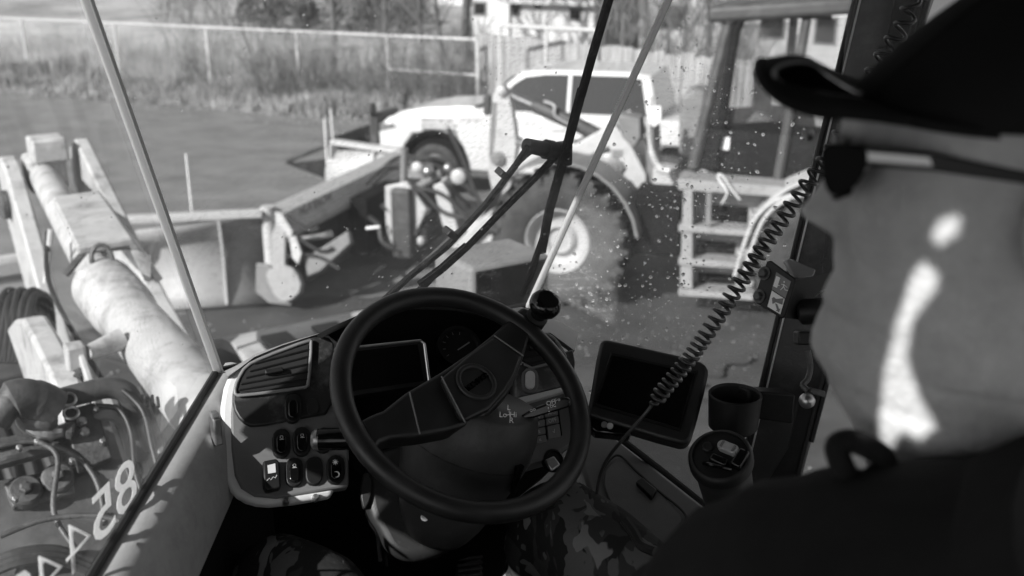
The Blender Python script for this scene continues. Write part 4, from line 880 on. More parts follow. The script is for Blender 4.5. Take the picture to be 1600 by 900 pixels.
build('fender_badge', MB().prism([TP_(a, .004, z) for a, z in [(.21, 1.085), (-.37, 1.085), (-.42, .96), (.16, .96)]], tl * -.004), machg, tk, smooth=0)
def wheel(par, c, ax, R_, w_, rim_r, m=tyrem, lug=0, name='wheel'):
    wn = build(name, MB().lathe(c, ax, [(rim_r, -w_ * .44), (R_ * .93, -w_ * .5), (R_, -w_ * .38), (R_, w_ * .38), (R_ * .985, w_ * .43), (R_ * .93, w_ * .5), (R_ * .8, w_ * .53), (rim_r * 1.08, w_ * .47), (rim_r, w_ * .42)], 48, cap=False), m, par, smooth=35)
    build('rim', MB().lathe(c, ax, [(rim_r, -w_ * .3), (rim_r * 1.02, w_ * .40), (rim_r * .97, w_ * .44), (rim_r * .90, w_ * .40), (rim_r * .82, w_ * .22), (rim_r * .55, w_ * .16), (rim_r * .48, w_ * .26), (rim_r * .40, w_ * .30), (rim_r * .32, w_ * .20), (.01, w_ * .22)], 40), rimm, wn, smooth=35)
    if lug:
        lb = MB(); u0 = Z.cross(ax).normalized(); ax = ax.normalized()
        for k in range(lug):
            for s in (-1, 1):
                a = 6.283 * (k + (.5 if s > 0 else 0)) / lug; rd = u0 * math.cos(a) + Z * math.sin(a); tg = ax.cross(rd)
                dirx = (ax * s + tg * .45).normalized(); lb.box(c + rd * (R_ + .012) + ax * s * w_ * .27, dirx, rd, dirx.cross(rd), w_ * .5, .10, R_ * .085)
                lb.box(c + rd * (R_ * .965) + ax * s * w_ * .475, rd, ax, tg, R_ * .13, .07, R_ * .085)
        build('tread_lugs', lb, m, wn, smooth=0)
    return wn
for a in (0, -3.73):
    for b_ in (-.14, -1.82): 
        wn = wheel(tk, TP_(a, b_, .41), tl if b_ > -1 else tl * -1, .41, .27, .24)
build('wheel_well', MB().prism([TP_(a, -.03, z) for a, z in [(.5, .3), (.5, .78), (.36, .955), (-.36, .955), (-.5, .78), (-.5, .3)]], tl * -.5), blackm, tk)
fl_ = [TP_(.56 * math.cos(math.pi * k / 14), .03, .44 + .58 * math.sin(math.pi * k / 14)) for k in range(15)]
build('wheel_flare', MB().tube(fl_, .045, 8), blackm, tk)
build('body_crease', MB().box(TP_(-2.6, .004, 1.02), th, tl, Z, 3.6, .012, .02), truckw, tk, bevel=.004)
build('underbody', MB().box(TP_(-1.9, -.98, .42), th, tl, Z, 4.6, 1.5, .2), blackm, tk)
for k, (s, z) in enumerate((('', 1.20), ('', 1.13))):
    rnd = random.Random(k); a = .2; mb = MB()
    while a > -.36:
        w_ = rnd.uniform(.02, .05); mb.box(TP_(a - w_ / 2, .004, z), th, tl, Z, w_, .004, .032 + rnd.uniform(-.01, .01)); a -= w_ + rnd.choice((.008, .008, .03))
    build('fender_lettering', mb, machg, tk, smooth=0)
lettering('door_script', 'Silverado', mat('script_grey', .4, .4), tk, TP_(-.62, .006, 1.245), th * -1, Z, .11)
build('door_sign', MB().prism([TP_(a, .012, z) for a, z in [(-1.25, .88), (-1.25, 1.12), (-1.75, 1.13), (-1.75, .88)]], tl * -.004), printm, tk, smooth=0)
build('roof_lamp', MB().box(TP_(-1.75, -.5, 2.0), th, tl, Z, .12, .2, .06), machd, tk, bevel=.015)
# snow plough on the truck's nose
pl = thing('truck_plough', 'dark snow plough frame mounted ahead of the white truck', 'snow plough', TP_(1.5, -.98, 0))
bl_ = [(1.65, .15), (1.75, .2), (1.70, .55), (1.78, .85), (1.72, .87), (1.62, .55), (1.64, .2)]
build('moldboard', MB().prism([TP_(a, .25, z) for a, z in bl_], tl * -2.4), machd, pl)
for b_ in (-.2, -.9, -1.7): build('rib', MB().prism([TP_(a, b_, z) for a, z in [(1.6, .2), (1.5, .5), (1.62, .82), (1.58, .5)]], tl * -.04), machd, pl)
build('push_frame', MB().tube([TP_(1.05, -.3, .35), TP_(1.62, -.98, .35), TP_(1.05, -1.6, .35)], .06, 8), machd, pl)
build('lift_tower', MB().box(TP_(1.12, -.6, .85), th, tl, Z, .14, .9, .75), machd, pl, bevel=.02)
build('lift_ram', MB().tube([TP_(1.12, -.5, 1.1), TP_(1.5, -.7, .5)], .04, 8), chrome, pl)
for b_ in (-.15, -1.5):
    build('lamp_post', MB().tube([TP_(1.12, b_, .9), TP_(1.14, b_, 1.32)], .025, 8), machd, pl); lq = build('plough_lamp', MB().box(TP_(1.16, b_, 1.32), th, tl, Z, .14, .22, .16), machd, pl, bevel=.03)
    build('lamp_lens', MB().box(TP_(1.235, b_, 1.32), th, tl, Z, .01, .17, .11), chrome, lq)
build('marker_rod', MB().tube([TP_(1.68, .2, .8), TP_(1.70, .2, 1.35)], .014, 6), printm, pl)
for q in ((1.7, .3, .78, 2.25, .75, .55), (2.25, .75, .55, 1.72, .3, .22), (1.72, .3, .22, 1.7, .3, .78)): build('wing_brace', MB().tube([TP_(*q[:3]), TP_(*q[3:])], .035, 8), machd, pl)
build('wing_plate', MB().prism([TP_(1.72, .3, .24), TP_(1.72, .3, .55), TP_(2.2, .72, .52)], tl * -.03), machd, pl)

# ================================================================== THE OTHER LOADER
Oh = Vector((-.96, .277, 0)).normalized(); Ol = Vector((Oh.y * -1, Oh.x, 0)); O0 = Vector((.8, 11.5, 0))
def LW(a, b, z): return O0 + Oh * a + Ol * b + Z * z
def side(b): return (LW(0, b, 0), Ol)
def lt(name, pts, b, t, m, par, bevel=.012): return build(name, MB().prism(tr(pts, side(b)), Ol * -t), m, par, bevel=bevel)
ol = thing('wheel_loader', 'second pale wheel loader facing left with its bucket arm lowered', 'wheel loader', LW(-1.3, 0, 0))
arm = [(958, 192), (893, 229), (845, 258), (800, 300), (742, 350), (694, 398), (688, 425), (704, 440), (730, 428), (770, 388), (815, 352), (868, 306), (925, 282), (975, 303), (1010, 304), (1009, 272), (985, 225)]
lt('lift_arm', arm, .50, .10, yellow, ol, .015)
build('lift_arm', MB().prism([p + Ol * -1.0 for p in tr(arm, side(.50))], Ol * -.10), yellow, ol, bevel=.015)
build('arm_cross_tube', MB().tube([on(745, 360, side(.45)), on(745, 360, side(.45)) + Ol * -.95], .12, 14), yellow, ol)
crank = [(769, 150), (776, 136), (786, 134), (795, 146), (803, 190), (808, 225), (803, 262), (796, 300), (783, 312), (769, 300), (762, 268), (764, 215)]
lt('bell_crank', crank, .10, .14, yellow, ol, .012)
lt('crank_edge', [(769, 160), (776, 160), (773, 215), (768, 250), (764, 245), (765, 205)], .108, .01, machg, ol, .003)
for x, y, r in ((784, 143, .055), (778, 248, .085), (960, 260, .1), (706, 428, .08)):
    o_ = on(x, y, side(.12 if x < 900 and y < 300 else .52)); build('pivot_pin', MB().lathe(o_, Ol, [(r, -.02), (r, .02), (r * .6, .03), (r * .5, .045), (.01, .045)], 18), machg if r > .06 else yellow, ol)
build('tilt_rod', MB().tube([on(795, 147, side(0)), on(838, 166, side(0))], .045, 12), chrome, ol)
build('tilt_cylinder', MB().tube([on(832, 163, side(0)), on(838, 166, side(0)), on(905, 196, side(0)), on(935, 212, side(0))], [.06, .085, .085, .085], 14), machd, ol)
build('tilt_hoses', MB().tube(curve([on(850, 158, side(.1)), on(866, 165, side(.1)), on(868, 182, side(.12)), on(900, 200, side(.1))], 5), .022, 7), steel, ol)
build('front_frame', MB().prism(tr([(930, 215), (962, 196), (1002, 250), (1012, 300), (1010, 380), (940, 400), (900, 340)], side(.36)), Ol * -.7), yellow, ol, bevel=.02)
build('frame_placard', MB().prism(tr([(957, 234), (973, 234), (972, 246), (956, 246)], side(.51)), Ol * -.006), machg, ol); build('frame_placard', MB().prism(tr([(954, 247), (973, 248), (971, 265), (953, 264)], side(.51)), Ol * -.006), printm, ol); build('frame_placard', MB().prism(tr([(941, 240), (952, 240), (951, 245), (941, 245)], side(.51)), Ol * -.006), printm, ol)
build('work_lamp', MB().lathe(on(810, 222, side(.62)), Oh * 1.0, [(.05, -.05), (.06, 0), (.05, .02)], 14), chrome, ol)
build('front_axle', MB().box(LW(0, 0, .72), Ol, Oh, Z, 1.9, .35, .35), machd, ol, bevel=.03)
for b_, s in ((.98, 1), (-.98, -1)):
    wheel(ol, LW(-.02, b_, .735), Ol * s, .715, .52, .36, lug=22); wheel(ol, LW(-2.85, b_, .735), Ol * s, .715, .52, .36, lug=22)
def fender(a0, r, t0, t1, b0, b1, m, name='mudguard'):
    mb = MB(); rows = []
    for i in range(13):
        a = R(t0 + (t1 - t0) * i / 12); c = LW(a0, 0, .735) + Oh * (math.cos(a) * r) + Z * math.sin(a) * r; c2 = c + (c - LW(a0, 0, .735)).normalized() * .03; rows.append([c + Ol * b0, c + Ol * b1, c2 + Ol * b1, c2 + Ol * b0])
    return build(name, mb.grid(rows, close=True), m, ol, smooth=40)
fender(-.02, .86, 15, 172, .68, 1.26, machg); fender(-2.85, .86, 20, 165, .7, 1.2, yellow)
# pusher box on the front
pu = thing('snow_pusher', 'pale hinged snow pusher with dark back on the second loader', 'snow pusher', LW(2.95, 0, 0))
pn, pf = level(440, 338, 1.02), level(640, 243, 1.02); pd_ = (pf - pn).normalized(); pfw = Vector((-pd_.y, pd_.x, 0)); pfw = pfw if pfw.x < 0 else -pfw
PLn = (pf - pn).length
def PU(s, f, z): return Vector((pn.x, pn.y, 0)) + pd_ * s + pfw * f + Z * z
build('top_beam', MB().prism([PU(0, 0, 1.04), PU(0, .18, 1.10), PU(0, .30, 1.0), PU(0, .18, .80), PU(0, -.10, .78), PU(0, -.12, .86)], pd_ * PLn), yellow, pu, bevel=.012)
build('back_sheet', MB().prism([PU(.05, .32, .06), PU(.05, .22, .5), PU(.05, .22, .84), PU(.05, .26, .84), PU(.05, .28, .5), PU(.05, .38, .06)], pd_ * (PLn - .1)), machd, pu)
build('lower_tube', MB().box(PU(PLn * .5, .05, .28), pd_, pfw, Z, PLn * .8, .2, .24), machd, pu, bevel=.02)
build('coupler_frame', MB().box(PU(PLn * .55, -.2, .55), pd_, pfw, Z, 1.1, .25, .7), blackm, pu, bevel=.02)
build('wear_edge', MB().box(PU(PLn * .5, .36, .08), pd_, pfw, Z, PLn, .03, .16), machg, pu)
lettering('beam_lettering', 'HLA SNOW', machd, pu, on(490, 318, (PU(0, -.12, .9), pfw * -1)) + pfw * -.03, pd_, Z, .15, .004, .002)
def wing(s0, sgn, ang, ln_, m, name='wing'):
    d = (pd_ * -sgn * math.cos(ang) + pfw * math.sin(ang)).normalized(); nn = d.cross(Z); o_ = PU(s0, .22, 0); outw = nn if nn.dot(pfw) < 0 else -nn
    rows = []
    for k in range(9):
        z = .05 + 1.02 * k / 8; cv = .22 * (1 - math.sin(math.pi * k / 8)) ; rows.append([o_ + outw * (cv - .12) + Z * z, o_ + d * ln_ + outw * (cv - .12) + Z * (z * (.86 if k > 6 else 1))])
    wg = build(name, MB().grid(rows), m, pu, solid=.03)
    build('wing_rail', MB().box(o_ + d * ln_ / 2 + Z * 1.06 + outw * .08, d, outw, Z, ln_, .16, .07), yellow, wg, bevel=.01)
    for q in (.3, .97):
        build('wing_rib', MB().prism([o_ + d * ln_ * q + outw * .16 + Z * 1.05, o_ + d * ln_ * q + outw * .03 + Z * .55, o_ + d * ln_ * q + outw * .14 + Z * .08, o_ + d * ln_ * q + outw * -.02 + Z * .08, o_ + d * ln_ * q + outw * -.08 + Z * .55, o_ + d * ln_ * q + outw * -.02 + Z * 1.05], d * .03), yellow, wg, bevel=.004)
    return wg
wing(0, 1, R(62), 1.45, ladderm); wing(PLn, -1, R(70), 1.3, yellow)
for s in (0, PLn):
    build('hinge_post', MB().tube([PU(s, .16, .05), PU(s, .16, 1.12)], .075, 12), yellow, pu)
for p_ in (level(300, 330, 1.05), level(511, 258, 1.0)): build('marker_rod', MB().tube([p_, p_ + Z * .62], .013, 6), printm, pu)
build('end_skid', MB().prism([PU(-.05, -.1, .05), PU(-.05, .35, .05), PU(-.05, .30, .5), PU(-.05, .15, .5), PU(-.05, 0, .3)], pd_ * -.05), machg, pu, bevel=.015)
build('wing_ram', MB().tube([PU(.9, -.1, .6), PU(.1, .1, .7)], .05, 10), chrome, pu)
for i, (s, z) in enumerate(((PLn * .5, 1.0), (PLn * .55, .95), (PLn * .6, 1.05))):
    q = PU(s, -.15, z); build('pusher_hose', MB().tube(curve([q, q + pfw * -.35 + Z * .25, q + pfw * -.9 + Z * .1, q + pfw * -1.3 - Z * .2], 6), .028, 7), hosem, pu)
build('coupler_link', MB().prism(tr([(676, 290), (690, 284), (700, 300), (716, 360), (706, 372), (690, 350), (684, 320)], side(.35)), Ol * -.08), yellow, ol, bevel=.012)
build('coupler_arm', MB().tube([on(640, 300, side(.3)), on(690, 270, side(.3))], .05, 10), machg, ol); build('coupler_arm', MB().tube([on(648, 312, side(.3)), on(662, 372, side(.3)), on(650, 382, side(.3))], .05, 10), machg, ol)
build('coupler_arm', MB().tube([on(632, 232, side(.3)), on(630, 318, side(.3))], .045, 10), machg, ol)
build('hydraulic_block', MB().box(on(655, 268, side(.2)), Oh, Ol, Z, .3, .2, .18), steel, ol, bevel=.03)
CB = .72
PN = (level(470, 440, .3), CF * -1)
def pk(name, pts, off, t, m): return build(name, MB().prism(tr(pts, PN, off), CF * t), m, pu, bevel=.012)
pk('push_beam', [(476, 404), (544, 360), (548, 380), (500, 424), (480, 432)], .1, .2, machg)
pk('shoe_bracket', [(424, 350), (446, 346), (446, 420), (436, 440), (426, 420)], .15, .12, ladderm)
pk('skid_shoe', smooth_loop([(414, 424), (440, 412), (462, 420), (474, 452), (450, 474), (432, 468), (420, 446)], 1), .2, .2, ladderm)
pk('shoe_lug', [(452, 372), (462, 368), (472, 396), (466, 414), (456, 402)], .18, .08, yellow)
pk('reflector', [(571, 354), (594, 352), (594, 357), (571, 359)], .4, .03, printm)
for q in (((450, 338), (470, 352), (486, 360), (498, 356)), ((446, 352), (468, 372), (500, 392), (520, 388)), ((440, 402), (470, 398), (500, 402), (530, 420)), ((560, 330), (590, 350), (600, 380), (640, 396)), ((596, 320), (622, 338), (640, 352), (668, 350))):
    build('pusher_hose', MB().tube(curve([on(x, y, PN, .12 if x < 540 else -1.2) for x, y in q], 6), .022 if q[0][0] < 540 else .035, 7), hosem, pu)
for x, y, r in ((652, 262, .07), (668, 268, .055), (716, 276, .09), (700, 262, .05), (646, 318, .06), (664, 330, .05), (656, 376, .06)):
    o_ = on(x, y, side(.42)); build('pin_boss', MB().lathe(o_, Ol, [(r, -.06), (r, .02), (r * .7, .04), (r * .3, .05)], 14), steel if r < .06 else yellow, ol)
for q in (((640, 262), (668, 246), (706, 256), (736, 300)), ((636, 282), (660, 300), (690, 330), (724, 340)), ((644, 300), (668, 296), (700, 310), (738, 352)), ((700, 200), (724, 250), (742, 300), (756, 330))):
    build('coupler_hose', MB().tube(curve([on(x, y, side(.38)) for x, y in q], 7), .026, 7), hosem, ol)
build('quick_coupler', MB().box(LW(2.05, 0, .62), Oh, Ol, Z, .25, 1.15, .85), machd, ol, bevel=.03)
for bb in (-.4, .4): build('coupler_ear', MB().prism([LW(2.0, bb, .3), LW(2.3, bb, .25), LW(2.28, bb, 1.05), LW(2.0, bb, 1.12), LW(1.75, bb, .8)], Ol * .07), yellow, ol, bevel=.012)
build('arm_hose', MB().tube(curve([on(950, 230, side(.54)), on(890, 262, side(.54)), on(830, 304, side(.54)), on(770, 352, side(.54)), on(720, 398, side(.54))], 6), .02, 7), hosem, ol)
for x, y in ((930, 240), (905, 262), (985, 285), (975, 262), (850, 300), (800, 336), (1000, 296)): build('arm_bolt', MB().lathe(on(x, y, side(.505)), Ol, [(.024, -.01), (.024, .012), (.016, .016)], 6), machg, ol, smooth=20)
swc = on(1100, 190, side(CB - .72)); build('steering_ring', MB().tube([swc + (Oh * .8 + Z * .6) * .2 * math.cos(6.283 * i / 20) + Ol * .2 * math.sin(6.283 * i / 20) for i in range(20)], .018, 6, close=True), blackm, ol)
build('steering_post', MB().tube([swc, swc + Oh * .25 - Z * .6], .05, 8), blackm, ol)
build('control_tower', MB().prism([p + Ol * -.1 for p in tr([(1160, 236), (1196, 232), (1204, 190), (1180, 178), (1164, 196)], side(CB))], Ol * -.25), machg, ol, bevel=.03)
build('rear_frame_post', MB().tube([on(1225, 210, side(CB - 1.3)), on(1240, 30, side(CB - 1.3))], .05, 8), machd, ol)
for x, y in ((1150, 12), (1300, 6)): build('cab_lamp', MB().box(on(x, y, side(CB + .1)) + Z * .2, Oh, Ol, Z, .12, .16, .12), chrome, ol, bevel=.02)
# rear half: articulation, steps, cab, hood
build('articulation', MB().box(LW(-1.15, 0, .85), Oh, Ol, Z, .8, .7, .8), machd, ol, bevel=.05)
build('rear_frame', MB().box(LW(-2.9, 0, .95), Oh, Ol, Z, 3.0, 1.2, .6), machd, ol, bevel=.04)
SB = 1.12
stp = lt('step_panel', [(1075, 285), (1262, 300), (1268, 340), (1240, 350), (1190, 350), (1185, 430), (1165, 470), (1066, 452), (1068, 360)], SB - .28, .06, ladderm, ol)
lt('platform', [(1058, 280), (1270, 296), (1272, 312), (1060, 297)], SB, .5, ladderm, ol, .008)
lt('step_side', [(1068, 292), (1082, 294), (1082, 452), (1062, 448)], SB, .3, ladderm, ol, .006)
for y0 in (352, 404, 452): lt('step_tread', [(1060, y0), (1178, y0 + 9), (1177, y0 + 18), (1060, y0 + 10)], SB + .02, .3, ladderm, ol, .006)
for (x0, y0, x1, y1) in ((1104, 318, 1170, 348), (1088, 374, 1150, 400), (1090, 424, 1150, 450)): lt('step_recess', [(x0, y0), (x1, y0 + 5), (x1 - 2, y1 + 5), (x0, y1)], SB - .275, .02, blackm, ol, .004)
lt('upper_recess', [(1104, 300), (1112, 301), (1110, 352), (1102, 350)], SB + .004, .01, machg, ol, .002)
for dx_ in (0, 14):
    build('handrail', MB().tube(curve([on(1148 + dx_, 432, side(SB + .1)), on(1160 + dx_, 390, side(SB + .1)), on(1178 + dx_, 345, side(SB + .1)), on(1205 + dx_, 318, side(SB + .1)), on(1240 + dx_, 304, side(SB + .1))], 6), .022, 8), yellow, ol)
build('air_hose', MB().tube(curve([on(1128, 318, side(SB)), on(1136, 300, side(SB + .1)), on(1122, 278, side(SB + .1)), on(1128, 274, side(SB + .1)), on(1146, 300, side(SB + .05)), on(1156, 312, side(SB + .02))], 6), .011, 7), printm, ol)
CB = .72
def post_(p, q, r, nm='cab_post', m=machd): return build(nm, MB().tube([p, q], r, 8), m, ol)
cz0, cz1 = 1.55, 3.15
fpb, fpt_ = on(1082, 262, side(CB)), on(1138, 36, side(CB)); rpb, rpt = on(1285, 300, side(CB)), on(1345, 20, side(CB))
for off in (0, -1.44):
    post_(fpb + Ol * off, fpt_ + Ol * off, .06, m=machd); post_(rpb + Ol * off, rpt + Ol * off, .06, m=machd)
mp = on(1215, 280, side(CB)); post_(mp, on(1262, 22, side(CB)), .05)
build('cab_roof', MB().prism([fpt_ + Ol * .12 + Oh * .2, rpt + Ol * .12 - Oh * .1, rpt + Ol * -1.56 - Oh * .1, fpt_ + Ol * -1.56 + Oh * .2], Z * .16), machd, ol, bevel=.05, bseg=3)
build('door_frame', MB().tube(curve([on(1112, 262, side(CB + .05)), on(1128, 190, side(CB + .05)), on(1146, 70, side(CB + .05)), on(1154, 40, side(CB + .05)), on(1176, 24, side(CB + .05)), on(1300, 22, side(CB + .05))], 5), .05, 8), blackm, ol)
build('cab_wall', MB().prism(tr([(1082, 262), (1096, 205), (1120, 195), (1210, 190), (1290, 200), (1285, 305)], side(CB - .02)), Ol * -.05), blackm, ol)
build('rear_wall', MB().prism([p + Ol * -1.4 for p in tr([(1062, 262), (1080, 200), (1270, 190), (1285, 305)], side(CB))], Ol * -.05), blackm, ol)
build('cab_glass', MB().prism(tr([(1100, 205), (1140, 40), (1340, 24), (1300, 215)], side(CB - .03)), Ol * -.01), glass_o, ol, smooth=0)
build('front_glass', MB().prism([fpb + Z * .2, fpt_, fpt_ + Ol * -1.44, fpb + Ol * -1.44 + Z * .2], Oh * .01), glass_o, ol, smooth=0)
build('seat_back', MB().prism([p + Ol * -.4 for p in tr([(1055, 160), (1075, 145), (1098, 150), (1092, 230), (1070, 262), (1052, 250)], side(CB))], Ol * -.5), machg, ol, bevel=.05, bseg=3)
build('operator_seat', MB().box(LW(-2.0, -.1, 2.15), Oh, Ol, Z, .2, .5, .75), blackm, ol, bevel=.06); build('operator_seat', MB().box(LW(-1.75, -.1, 1.85), Oh, Ol, Z, .5, .5, .16), blackm, ol, bevel=.05)
build('seat_sign', MB().prism([p + Ol * .03 for p in tr([(1117, 212), (1141, 214), (1139, 234), (1114, 231)], side(CB))], Ol * -.01), printm, ol, smooth=0)
build('bent_arm', MB().tube(curve([on(1018, 152, side(.9)), on(1014, 200, side(.9)), on(1018, 235, side(.9)), on(1030, 262, side(.9)), on(1046, 268, side(.9))], 6), [.022] * 12 + [.035] * 6 + [.045] * 7, 10), galv, ol)
build('side_mirror', MB().prism(tr([(1012, 168), (1033, 166), (1034, 190), (1022, 200), (1011, 188)], side(.93)), Ol * -.06), printm, ol, bevel=.012)
lt('lamp_bracket', [(960, 178), (1000, 185), (1002, 215), (990, 232), (972, 215)], .55, .3, machg, ol, .02)
lt('frame_gap', [(1008, 180), (1020, 180), (1026, 320), (1012, 322)], .42, .5, machg, ol, .01)
lt('hinge_plate', [(1020, 262), (1052, 268), (1068, 300), (1040, 312), (1020, 300)], .6, .4, yellow, ol, .02)
build('battery_box', MB().box(LW(-1.05, .75, .95), Oh, Ol, Z, .5, .5, .7), blackm, ol, bevel=.03)
build('engine_hood', MB().box(LW(-4.0, 0, 1.75), Oh, Ol, Z, 1.7, 1.3, .9), yellow, ol, bevel=.08, bseg=3)
build('counterweight', MB().box(LW(-4.95, 0, 1.0), Oh, Ol, Z, .5, 2.0, .9), yellow, ol, bevel=.1, bseg=3)
build('exhaust_stack', MB().tube([LW(-3.7, .2, 2.1), LW(-3.7, .2, 2.9)], .06, 10), machd, ol)

# ================================================================== OUR OWN LOADER'S FRONT END (beyond the screen)
def W(x, y, z): return cab(.634 + x, y, z)
bo = thing('loader_boom', 'weathered pale boom plates and big tilt cylinder ahead of the left pane', 'boom', W(0, 4, 1.6))
cy0, cy1 = W(0, 2.35, 2.47), W(0, 4.35, 2.47)
cdv = (cy1 - cy0).normalized()
build('cylinder_barrel', MB().lathe(cy0, cdv, [(.07, -.12), (.092, -.10), (.102, -.03), (.102, .02), (.096, .03), (.096, 1.02), (.106, 1.03), (.110, 1.09), (.096, 1.10), (.096, 1.14), (.110, 1.15), (.112, 1.26), (.102, 1.27), (.102, 1.31), (.112, 1.32), (.112, 1.36), (.09, 1.38), (.05, 1.40)], 36), boomp, bo, smooth=40)
build('cylinder_rod', MB().tube([cy0 + cdv * 1.3, W(.15, 6.0, 2.48)], .074, 24), boomp, bo, smooth=60)
gd = build('rod_guard', MB().prism([W(-.07, 3.72, 2.63), W(.12, 3.72, 2.635), W(.215, 3.72, 2.46), (W(.19, 3.72, 2.45)), W(.105, 3.72, 2.605), W(-.07, 3.72, 2.60)], cdv * .92 + KX * .07), boomp, bo, bevel=.008)
build('guard_strap', MB().tube([W(.17, 3.74, 2.46), W(.12, 3.74, 2.60), W(-.04, 3.74, 2.61), W(-.12, 3.74, 2.53)], .014, 6), rustm, bo)
build('lifting_ring', MB().tube([W(.0 + .035 * math.cos(6.283 * i / 16), 3.68 + .01 * math.sin(6.283 * i / 16), 2.585 + .05 * math.sin(6.283 * i / 16)) for i in range(16)], .009, 7, close=True), rustm, bo)
build('guard_hook', MB().prism([W(.1, 3.68, 2.60), W(.15, 3.68, 2.57), W(.12, 3.6, 2.50)], KX * .02), boomp, bo)
build('rod_eye', MB().box(W(.17, 6.05, 2.48), KX, KY, Z, .2, .26, .2), boomp, bo, bevel=.03)
build('eye_block', MB().box(W(.19, 5.98, 2.62), KX, KY, Z, .18, .22, .13), boomp, bo, bevel=.015)
rplate = [(5.98, 2.70), (6.2, 2.62), (6.2, 2.4), (5.4, 2.05), (4.4, 1.78), (3.8, 1.70), (3.8, 1.98), (4.5, 2.16), (5.3, 2.45)]
build('crank_plate', MB().prism([W(.41, y, z - .04) for y, z in rplate], KX * -.075), boomp, bo, bevel=.012)
lplate = [(6.1, 2.62), (6.25, 2.50), (6.15, 2.2), (5.4, 1.6), (4.5, .95), (4.2, 1.0), (4.3, 1.35), (5.0, 1.85), (5.6, 2.35), (5.9, 2.58)]
build('crank_plate', MB().prism([W(.04, y, z - .04) for y, z in lplate], KX * -.085), boomp, bo, bevel=.012)
build('crank_pin', MB().lathe(W(-.05, 5.95, 2.34), KX * -1, [(.08, 0), (.08, .03), (.05, .05), (.01, .05)], 16), rustm, bo)
build('lift_arm', MB().prism([W(.55, y, z) for y, z in [(2.2, 2.05), (3.0, 2.12), (4.4, 1.75), (5.9, 1.0), (5.8, .75), (4.3, 1.35), (3.0, 1.7), (2.2, 1.7)]], KX * -.09), boomp, bo, bevel=.012)
build('lift_arm', MB().prism([W(-.46, y, z) for y, z in [(4.1, 1.65), (4.4, 1.75), (5.9, 1.0), (5.8, .75), (4.3, 1.35)]], KX * -.09), boomp, bo, bevel=.012)
build('arm_cross_tube', MB().tube([W(-.46, 4.5, 1.5), W(.46, 4.5, 1.5)], .16, 18), machd, bo)
build('grease_line', MB().tube(curve([W(-.10, 4.2, 2.58), W(-.17, 3.8, 2.50), W(-.15, 3.5, 2.38), W(-.10, 3.0, 2.25), W(-.05, 2.6, 2.2), W(.02, 2.35, 2.15)], 8), .009, 7), hosem, bo)
build('grease_fitting', MB().tube([W(-.15, 4.05, 2.42), W(-.10, 4.08, 2.62)], .012, 8), boomp, bo)
LG = (at(110, 560, 3.0), KX)
build('side_lug', MB().prism(tr([(46, 508), (60, 493), (74, 492), (92, 520), (122, 575), (146, 640), (150, 690), (100, 690), (88, 620), (66, 560)], LG), KX * -.08), boomp, bo, bevel=.014)
build('lug_pad', MB().prism(tr([(86, 560), (120, 548), (146, 625), (140, 680), (108, 640)], LG, .004), KX * .02), boomp, bo, bevel=.006)
build('pin_block', MB().box(at(118, 556, 2.9), KX, KY, Z, .055, .06, .075), boomp, bo, bevel=.008)
build('cross_pin', MB().tube([at(134, 552, 2.9), at(155, 545, 2.95), at(190, 530, 3.0)], [.022, .028, .034], 14), boomp, bo)
build('grease_nipple', MB().tube([at(128, 578, 2.88), at(120, 590, 2.86)], .012, 8), rustm, bo)
for i in range(6):
    build('brush_bristle', MB().tube([at(206 + i * 8, 618 + (i % 2) * 3, 2.45), at(203 + i * 9, 636, 2.42)], .004, 5), hosem, bo)
for i in range(8):
    x0 = i * 6; build('hose', MB().tube(curve([at(x0 - 8, 570, 4.2), at(x0 - 4 + (i % 3) * 3, 520, 4.3), at(x0 + (i % 2) * 6, 478, 4.4), at(x0 + 14, 455 + (i % 3) * 5, 4.5), at(x0 + 34, 470, 4.6), at(x0 + 40, 520, 4.7)], 6), .02, 8), hosem, bo)
build('hose_bridge', MB().box(at(20, 590, 4.2), KX, KY, Z, .5, .2, .12), machd, bo, bevel=.02)
build('bucket_back', MB().box(W(-.75, 6.3, 1.3), KX, KY, Z, 1.6, .12, 1.1), yellow, bo, bevel=.03)
build('bucket_edge', MB().box(W(-.75, 6.3, 1.9), KX, KY, Z, 1.7, .16, .12), yellow, bo, bevel=.03)
for i in range(7):
    x0 = -.55 + i * .05; build('hose', MB().tube(curve([W(x0, 4.7, 1.1), W(x0 - .05, 4.6, 1.65), W(x0 + .04 * (i % 3), 4.3, 1.75), W(x0 + .05, 3.7, 1.35)], 6), .024, 8), hosem, bo)
# frame front: hydraulic fittings, bolted plate
hy = thing('hydraulic_manifold', 'dusty hydraulic fittings and bolted bracket low outside the left pane', 'hydraulics', W(-.3, 2.2, 1.9))
fz = (W(0, 2.05, 1.75), (KY * -.75 + Z * .66).normalized())
build('frame_deck', MB().prism([W(-1.3, 1.6, 1.30), W(.9, 1.6, 1.30), W(.9, 3.3, 1.30), W(-1.3, 3.3, 1.30)], Z * -.08), machd, hy, bevel=.01)
FPn = (at(160, 720, 2.35), (KY * -.65 + Z * .76).normalized())
def hp(pts, off=0): return tr(pts, FPn, off)
build('cover_plate', MB().prism(hp([(-60, 760), (40, 742), (200, 712), (300, 690), (330, 900), (-60, 960)], -.08), FPn[1] * -.05), machd, hy, bevel=.006)
build('bolt_plate', MB().prism(hp([(5, 755), (110, 722), (118, 770), (20, 792)], -.05), FPn[1] * -.03), rustm, hy, bevel=.004)
